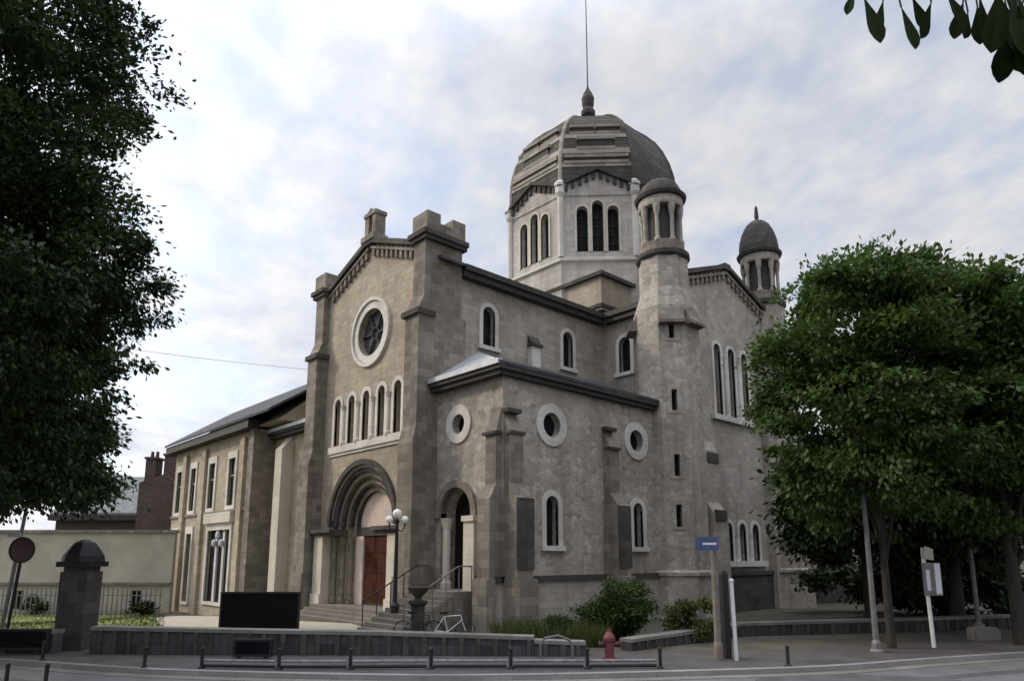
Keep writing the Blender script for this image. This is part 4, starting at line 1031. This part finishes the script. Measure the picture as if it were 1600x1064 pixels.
# right signpost
sp = tl(22.6, 1457); t = thing('white_signpost', 'white signpost with a grey rectangular sign and small yellowish plate under the trees', 'sign', sp)
bm = NB(); tube(bm, [sp - Z * .1, sp + rt * -.06 + Z * 3.1], .06, 10); link('post', bm, M['white_metal'], t)
f = Fr(sp - fw * .09, rt)
bm = NB(); fbox(bm, f, -.2, .38, 1.6, 2.62, 0, .04); o = link('sign_board', bm, M['grey_metal'], t)
bm = NB(); fbox(bm, f, .18, .36, 1.65, 2.6, .04, .046); fbox(bm, f, -.1, .02, 1.75, 2.4, .04, .046); link('pale_stripe', bm, M['white'], o)
bm = NB(); fpoly(bm, f, [(-.16, 2.75), (.2, 2.7), (.2, 3.05), (-.05, 3.15)], 0, .04); link('small_plate', bm, M['plaster'], t)
# lamp post by the portal
lp = at(27.4, -4.53); t = thing('lamp_post', 'black iron lamp post with two white globes right of the church portal', 'lamp', lp)
bm = NB(); lathe(bm, [(.28, -.1), (.28, .3), (.2, .4), (.16, .9), (.2, .95), (.09, 1.1), (.075, 3.0), (.06, 4.1), (.1, 4.15), (.08, 4.25), (0, 4.3)], lp, 12); link('shaft', bm, M['iron'], t)
for s, zz in ((-1, 0), (1, 0)):
    q = lp + rt * s * .3
    bm = NB(); tube(bm, [lp + Z * 3.9, lp + rt * s * .18 + Z * 3.78, q + Z * 3.95, q + Z * 4.1], [.03, .03, .025, .04], 6); o = link('arm', bm, M['iron'], t)
q = lp + Z * 4.48; bm = NB(); bmesh.ops.create_uvsphere(bm, u_segments=14, v_segments=10, radius=.19, matrix=Matrix.Translation(q)); link('globe', bm, M['globe'], t, smooth=True)
for s in (-1, 1):
    q = lp + rt * s * .3 + Z * 4.25; bm = NB(); bmesh.ops.create_uvsphere(bm, u_segments=14, v_segments=10, radius=.15, matrix=Matrix.Translation(q)); link('globe', bm, M['globe'], t, smooth=True)
# left traffic sign and lamp pole
sp = at(22.2, -15.75); t = thing('traffic_sign', 'round dark red traffic sign on a dark leaning post left of the gate pillar', 'sign', sp)
bm = NB(); tube(bm, [sp - Z * .2, sp + rt * .25 + Z * 3.3], .05, 10); link('post', bm, M['iron'], t)
f = Fr(sp + rt * .28 - fw * .08, rt)
bm = NB(); fpoly(bm, f, circ(0, 3.02, .4, 24), 0, .03); o = link('disc', bm, M['darkred'], t)
bm = NB(); ring(bm, f, circ(0, 3.02, .41, 24), circ(0, 3.02, .37, 24), .002, .045); link('rim', bm, M['iron'], o)
bm = NB(); fbox(bm, f, -.5, -.1, 3.42, 3.56, -.02, .04); link('bracket', bm, M['white'], t)
sp = at(24.5, -17.6); t = thing('lamp_pole', 'slender pale grey lamp pole in front of the left tree, behind the traffic sign', 'pole', sp)
bm = NB(); tube(bm, [sp - Z * .5, sp + rt * .55 + Z * 5.9], [.08, .05], 10); link('shaft', bm, M['grey_metal'], t)
bm = NB(); fbox(bm, Fr(sp + rt * .55, rt), -.1, .5, 5.85, 5.97, -.1, .1); link('lamp_head', bm, M['grey_metal'], t)

# bicycles leaning near the side steps
def bicycle(name, label, loc, rz):
    t = thing(name, label, 'bicycle', loc, 'bicycles parked by the church steps', rz, local=True)
    def wheel(x):
        bm = NB(); n = 22; tube(bm, [V((x + .33 * math.cos(2 * math.pi * i / n), 0, .34 + .33 * math.sin(2 * math.pi * i / n))) for i in range(n + 1)], .02, 6)
        w = link('wheel', bm, M['iron'], t)
        bm = NB()
        for i in range(9): a = math.pi * i / 9; tube(bm, [V((x - .32 * math.cos(a), 0, .34 - .32 * math.sin(a))), V((x + .32 * math.cos(a), 0, .34 + .32 * math.sin(a)))], .004, 4)
        link('spokes', bm, M['grey_metal'], w)
    wheel(-.52); wheel(.52)
    bm = NB(); bb = V((-.08, 0, .32)); st_ = V((-.2, 0, .82)); hd = V((.36, 0, .85)); hl = V((.4, 0, .68)); rw = V((-.52, 0, .34)); fr_ = V((.52, 0, .34))
    for a, b in ((bb, st_), (st_, hd), (hl, bb), (bb, rw), (rw, st_), (hd, hl), (hl, fr_)): tube(bm, [a, b], .018, 6)
    link('frame', bm, M['white_metal'] if 'pale' in label else M['iron'], t)
    bm = NB(); solid(bm, [V((-.34, -.07, .9)), V((-.34, .07, .9)), V((-.06, .025, .9)), V((-.06, -.025, .9))], (0, 0, .06)); tube(bm, [st_, V((-.22, 0, .9))], .014, 6); link('saddle', bm, M['wood'], t)
    bm = NB(); tube(bm, [hd, V((.34, 0, 1.0))], .015, 6); tube(bm, [V((.28, -.27, 1.02)), V((.36, -.1, 1.0)), V((.36, .1, 1.0)), V((.28, .27, 1.02))], .014, 6); link('handlebar', bm, M['grey_metal'], t)
    return t
bicycle('bicycle', 'black bicycle parked left of the side door steps', at(24.3, -3.2), R(40))
bicycle('bicycle', 'pale framed bicycle parked in front of the side door steps', at(24.2, -2.1), R(58))
# planter post by the steps
sp = at(24.9, -3.3); t = thing('stone_urn', 'dark stone pedestal with urn between the lamp post and side steps', 'urn', sp)
bm = NB(); lathe(bm, [(.36, -.1), (.36, .25), (.24, .32), (.24, 1.1), (.34, 1.2), (.34, 1.3)], sp, 8, R(20)); link('pedestal', bm, M['wallstone'], t)
bm = NB(); lathe(bm, [(.16, 1.3), (.1, 1.4), (.3, 1.6), (.4, 1.75), (.36, 1.78), (.3, 1.7)], sp, 14); link('bowl', bm, M['dark'], t)

# buildings in the shade at the far right
hb = tl(44, 1560); f = Fr(hb, rt); t = thing('shaded_house', 'house with pale window surrounds glimpsed in deep shade behind the right hand trees', 'house', hb)
bm = NB(); fbox(bm, f, -14, 14, -1, 9, -8, 0); sh = link('house_wall', bm, M['dark'], t)  # near-black wall tone stands in for the deep shade
cb = NB()
for k in range(-4, 5):
    u = k * 2.6 - .3; fpoly(cb, f, rect(u - .5, u + .5, 1.4, 3.9), -.3, .2)
    bm = NB(); ring(bm, f, rect(u - .75, u + .75, 1.2, 4.2), rect(u - .5, u + .5, 1.4, 3.9), -.03, .08); o = link('window', bm, M['plaster'], t); bm = NB(); fpoly(bm, f, rect(u - .5, u + .5, 1.4, 3.9), -.28, -.25); link('glass', bm, M['glass'], o)
cut(sh, cb)
bm = NB(); solid(bm, [f.p(-14.4, 9, .5), f.p(14.4, 9, .5), f.p(14.4, 11, -4), f.p(-14.4, 11, -4)], (0, 0, .2)); solid(bm, [f.p(-14.4, 9, -8.5), f.p(14.4, 9, -8.5), f.p(14.4, 11, -4), f.p(-14.4, 11, -4)], (0, 0, .2)); link('roof', bm, M['slate'], t)

# overhead wire
a, b = at(20, -24, 11.2), V((-34.8, 16.9, 13.0))
t = thing('overhead_wire', 'thin overhead wire crossing the sky from the left tree to the church front', 'wire', a)
bm = NB(); tube(bm, [a.lerp(b, k / 10) - Z * (.35 * math.sin(math.pi * k / 10)) for k in range(11)], .012, 5); link('cable', bm, M['wire'], t)

# ------------------------------------------------------------------ light
SUN_EL = 33; sd = V((-math.sin(R(54)) * math.cos(R(SUN_EL)), -math.cos(R(54)) * math.cos(R(SUN_EL)), math.sin(R(SUN_EL))))
sl_ = bpy.data.lights.new('sun', 'SUN'); sl_.energy = 1.5; sl_.angle = R(7); sl_.color = (1, .88, .70)
so = bpy.data.objects.new('sun', sl_); C.objects.link(so); so.rotation_euler = sd.to_track_quat('Z', 'Y').to_euler()
w = bpy.data.worlds.new('World'); S.world = w; w.use_nodes = True
N, L = w.node_tree.nodes, w.node_tree.links
bg = N['Background']
sky = N.new('ShaderNodeTexSky'); sky.sky_type = 'NISHITA'; sky.sun_disc = False; sky.sun_elevation = R(SUN_EL)
sky.sun_rotation = math.atan2(sd.x, sd.y); sky.air_density = 1; sky.dust_density = 1.5
tc = N.new('ShaderNodeTexCoord').outputs['Generated']
sx = N.new('ShaderNodeSeparateXYZ'); L.new(tc, sx.inputs[0])
mxz = N.new('ShaderNodeMath'); mxz.operation = 'MAXIMUM'; L.new(sx.outputs[2], mxz.inputs[0]); mxz.inputs[1].default_value = 0
az = N.new('ShaderNodeMath'); az.operation = 'ADD'; L.new(mxz.outputs[0], az.inputs[0]); az.inputs[1].default_value = .22
dv = N.new('ShaderNodeVectorMath'); dv.operation = 'SCALE'; L.new(tc, dv.inputs[0])
iv = N.new('ShaderNodeMath'); iv.operation = 'DIVIDE'; iv.inputs[0].default_value = 1; L.new(az.outputs[0], iv.inputs[1]); L.new(iv.outputs[0], dv.inputs['Scale'])
cv = mapping(N, L, dv.outputs[0], (1, 1, 0), (3.3, 1.7, 0), (0, 0, R(20)))
nb = tex(N, L, cv, 2.3, 8, .62)
ns = tex(N, L, mapping(N, L, cv, (1, 1.15, 1), (5, 2, 0)), 8.0, 6, .55)
sm_ = N.new('ShaderNodeMath'); sm_.operation = 'MULTIPLY_ADD'; L.new(ns, sm_.inputs[0]); sm_.inputs[1].default_value = .35; L.new(nb, sm_.inputs[2])
cover = ramp(N, L, sm_.outputs[0], .36, .74, (.45, .45, .45), (1, 1, 1))
ctone = ramp(N, L, ns, .3, .7, (6.4, 6.6, 7.4), (8.6, 8.6, 8.9))
n_ = N.new('ShaderNodeVectorMath'); n_.operation = 'MULTIPLY'; L.new(ctone, n_.inputs[0]); n_.inputs[1].default_value = (1, 1, 1)
cl_col = N.new('ShaderNodeMix'); cl_col.data_type = 'RGBA'; cl_col.clamp_result = False
# ramps clamp at 1, so the cloud radiance is scaled afterwards
tone = ramp(N, L, ns, .3, .7, (.72, .755, .87), (.98, .98, .985))
sc_ = N.new('ShaderNodeVectorMath'); sc_.operation = 'SCALE'; L.new(tone, sc_.inputs[0]); sc_.inputs['Scale'].default_value = 5.7
# paler towards the horizon (thin haze layer of the real sky)
hz = ramp(N, L, sx.outputs[2], .02, .45, (1, 1, 1), (0, 0, 0))
cf = N.new('ShaderNodeMath'); cf.operation = 'MAXIMUM'; L.new(cover, cf.inputs[0]); L.new(hz, cf.inputs[1])
skyb = N.new('ShaderNodeVectorMath'); skyb.operation = 'MULTIPLY'; L.new(sky.outputs[0], skyb.inputs[0]); skyb.inputs[1].default_value = (1.7, 1.75, 1.8)
L.new(cf.outputs[0], cl_col.inputs[0]); L.new(skyb.outputs[0], cl_col.inputs[6]); L.new(sc_.outputs[0], cl_col.inputs[7])
for dead in (n_,): N.remove(dead)
# brighter round the veiled sun; overhead exaggerated as added fill light on walls
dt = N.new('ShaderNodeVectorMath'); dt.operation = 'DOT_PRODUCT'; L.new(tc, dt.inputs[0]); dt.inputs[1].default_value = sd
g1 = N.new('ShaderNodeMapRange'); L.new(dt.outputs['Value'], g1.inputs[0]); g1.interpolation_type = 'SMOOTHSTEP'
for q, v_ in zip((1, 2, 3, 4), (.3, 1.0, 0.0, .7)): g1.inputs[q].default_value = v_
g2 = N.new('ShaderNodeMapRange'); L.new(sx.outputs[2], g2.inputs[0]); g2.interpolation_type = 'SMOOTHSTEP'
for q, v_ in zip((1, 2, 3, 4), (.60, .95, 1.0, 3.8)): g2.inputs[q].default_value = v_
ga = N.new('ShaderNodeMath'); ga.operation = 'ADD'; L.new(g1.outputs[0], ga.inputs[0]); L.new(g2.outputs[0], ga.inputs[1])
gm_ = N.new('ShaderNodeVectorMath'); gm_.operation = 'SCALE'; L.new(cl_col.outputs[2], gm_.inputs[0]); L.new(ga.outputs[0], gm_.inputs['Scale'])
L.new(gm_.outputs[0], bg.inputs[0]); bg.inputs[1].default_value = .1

# ------------------------------------------------------------------ camera
f_, cy_, yv_ = 1079., 678., 870.
tilt = math.atan((yv_ - cy_) / f_); psi = math.atan((1990 - 800) / math.hypot(f_, yv_ - cy_))
cd = bpy.data.cameras.new('camera'); cam = bpy.data.objects.new('camera', cd); C.objects.link(cam); S.camera = cam
cam.location = (0, 0, 2.8); cam.rotation_euler = (math.pi / 2 + tilt, 0, psi)
cd.sensor_width = 36; cd.lens = 36 * f_ / 1600; cd.shift_y = (cy_ - 532) / 1600; cd.clip_end = 2000; cd.clip_start = .05
S.view_settings.view_transform = 'Standard'; S.view_settings.look = 'None'; S.view_settings.exposure = .5; S.view_settings.gamma = 1
S.cycles.max_bounces = 6; S.cycles.use_denoising = True
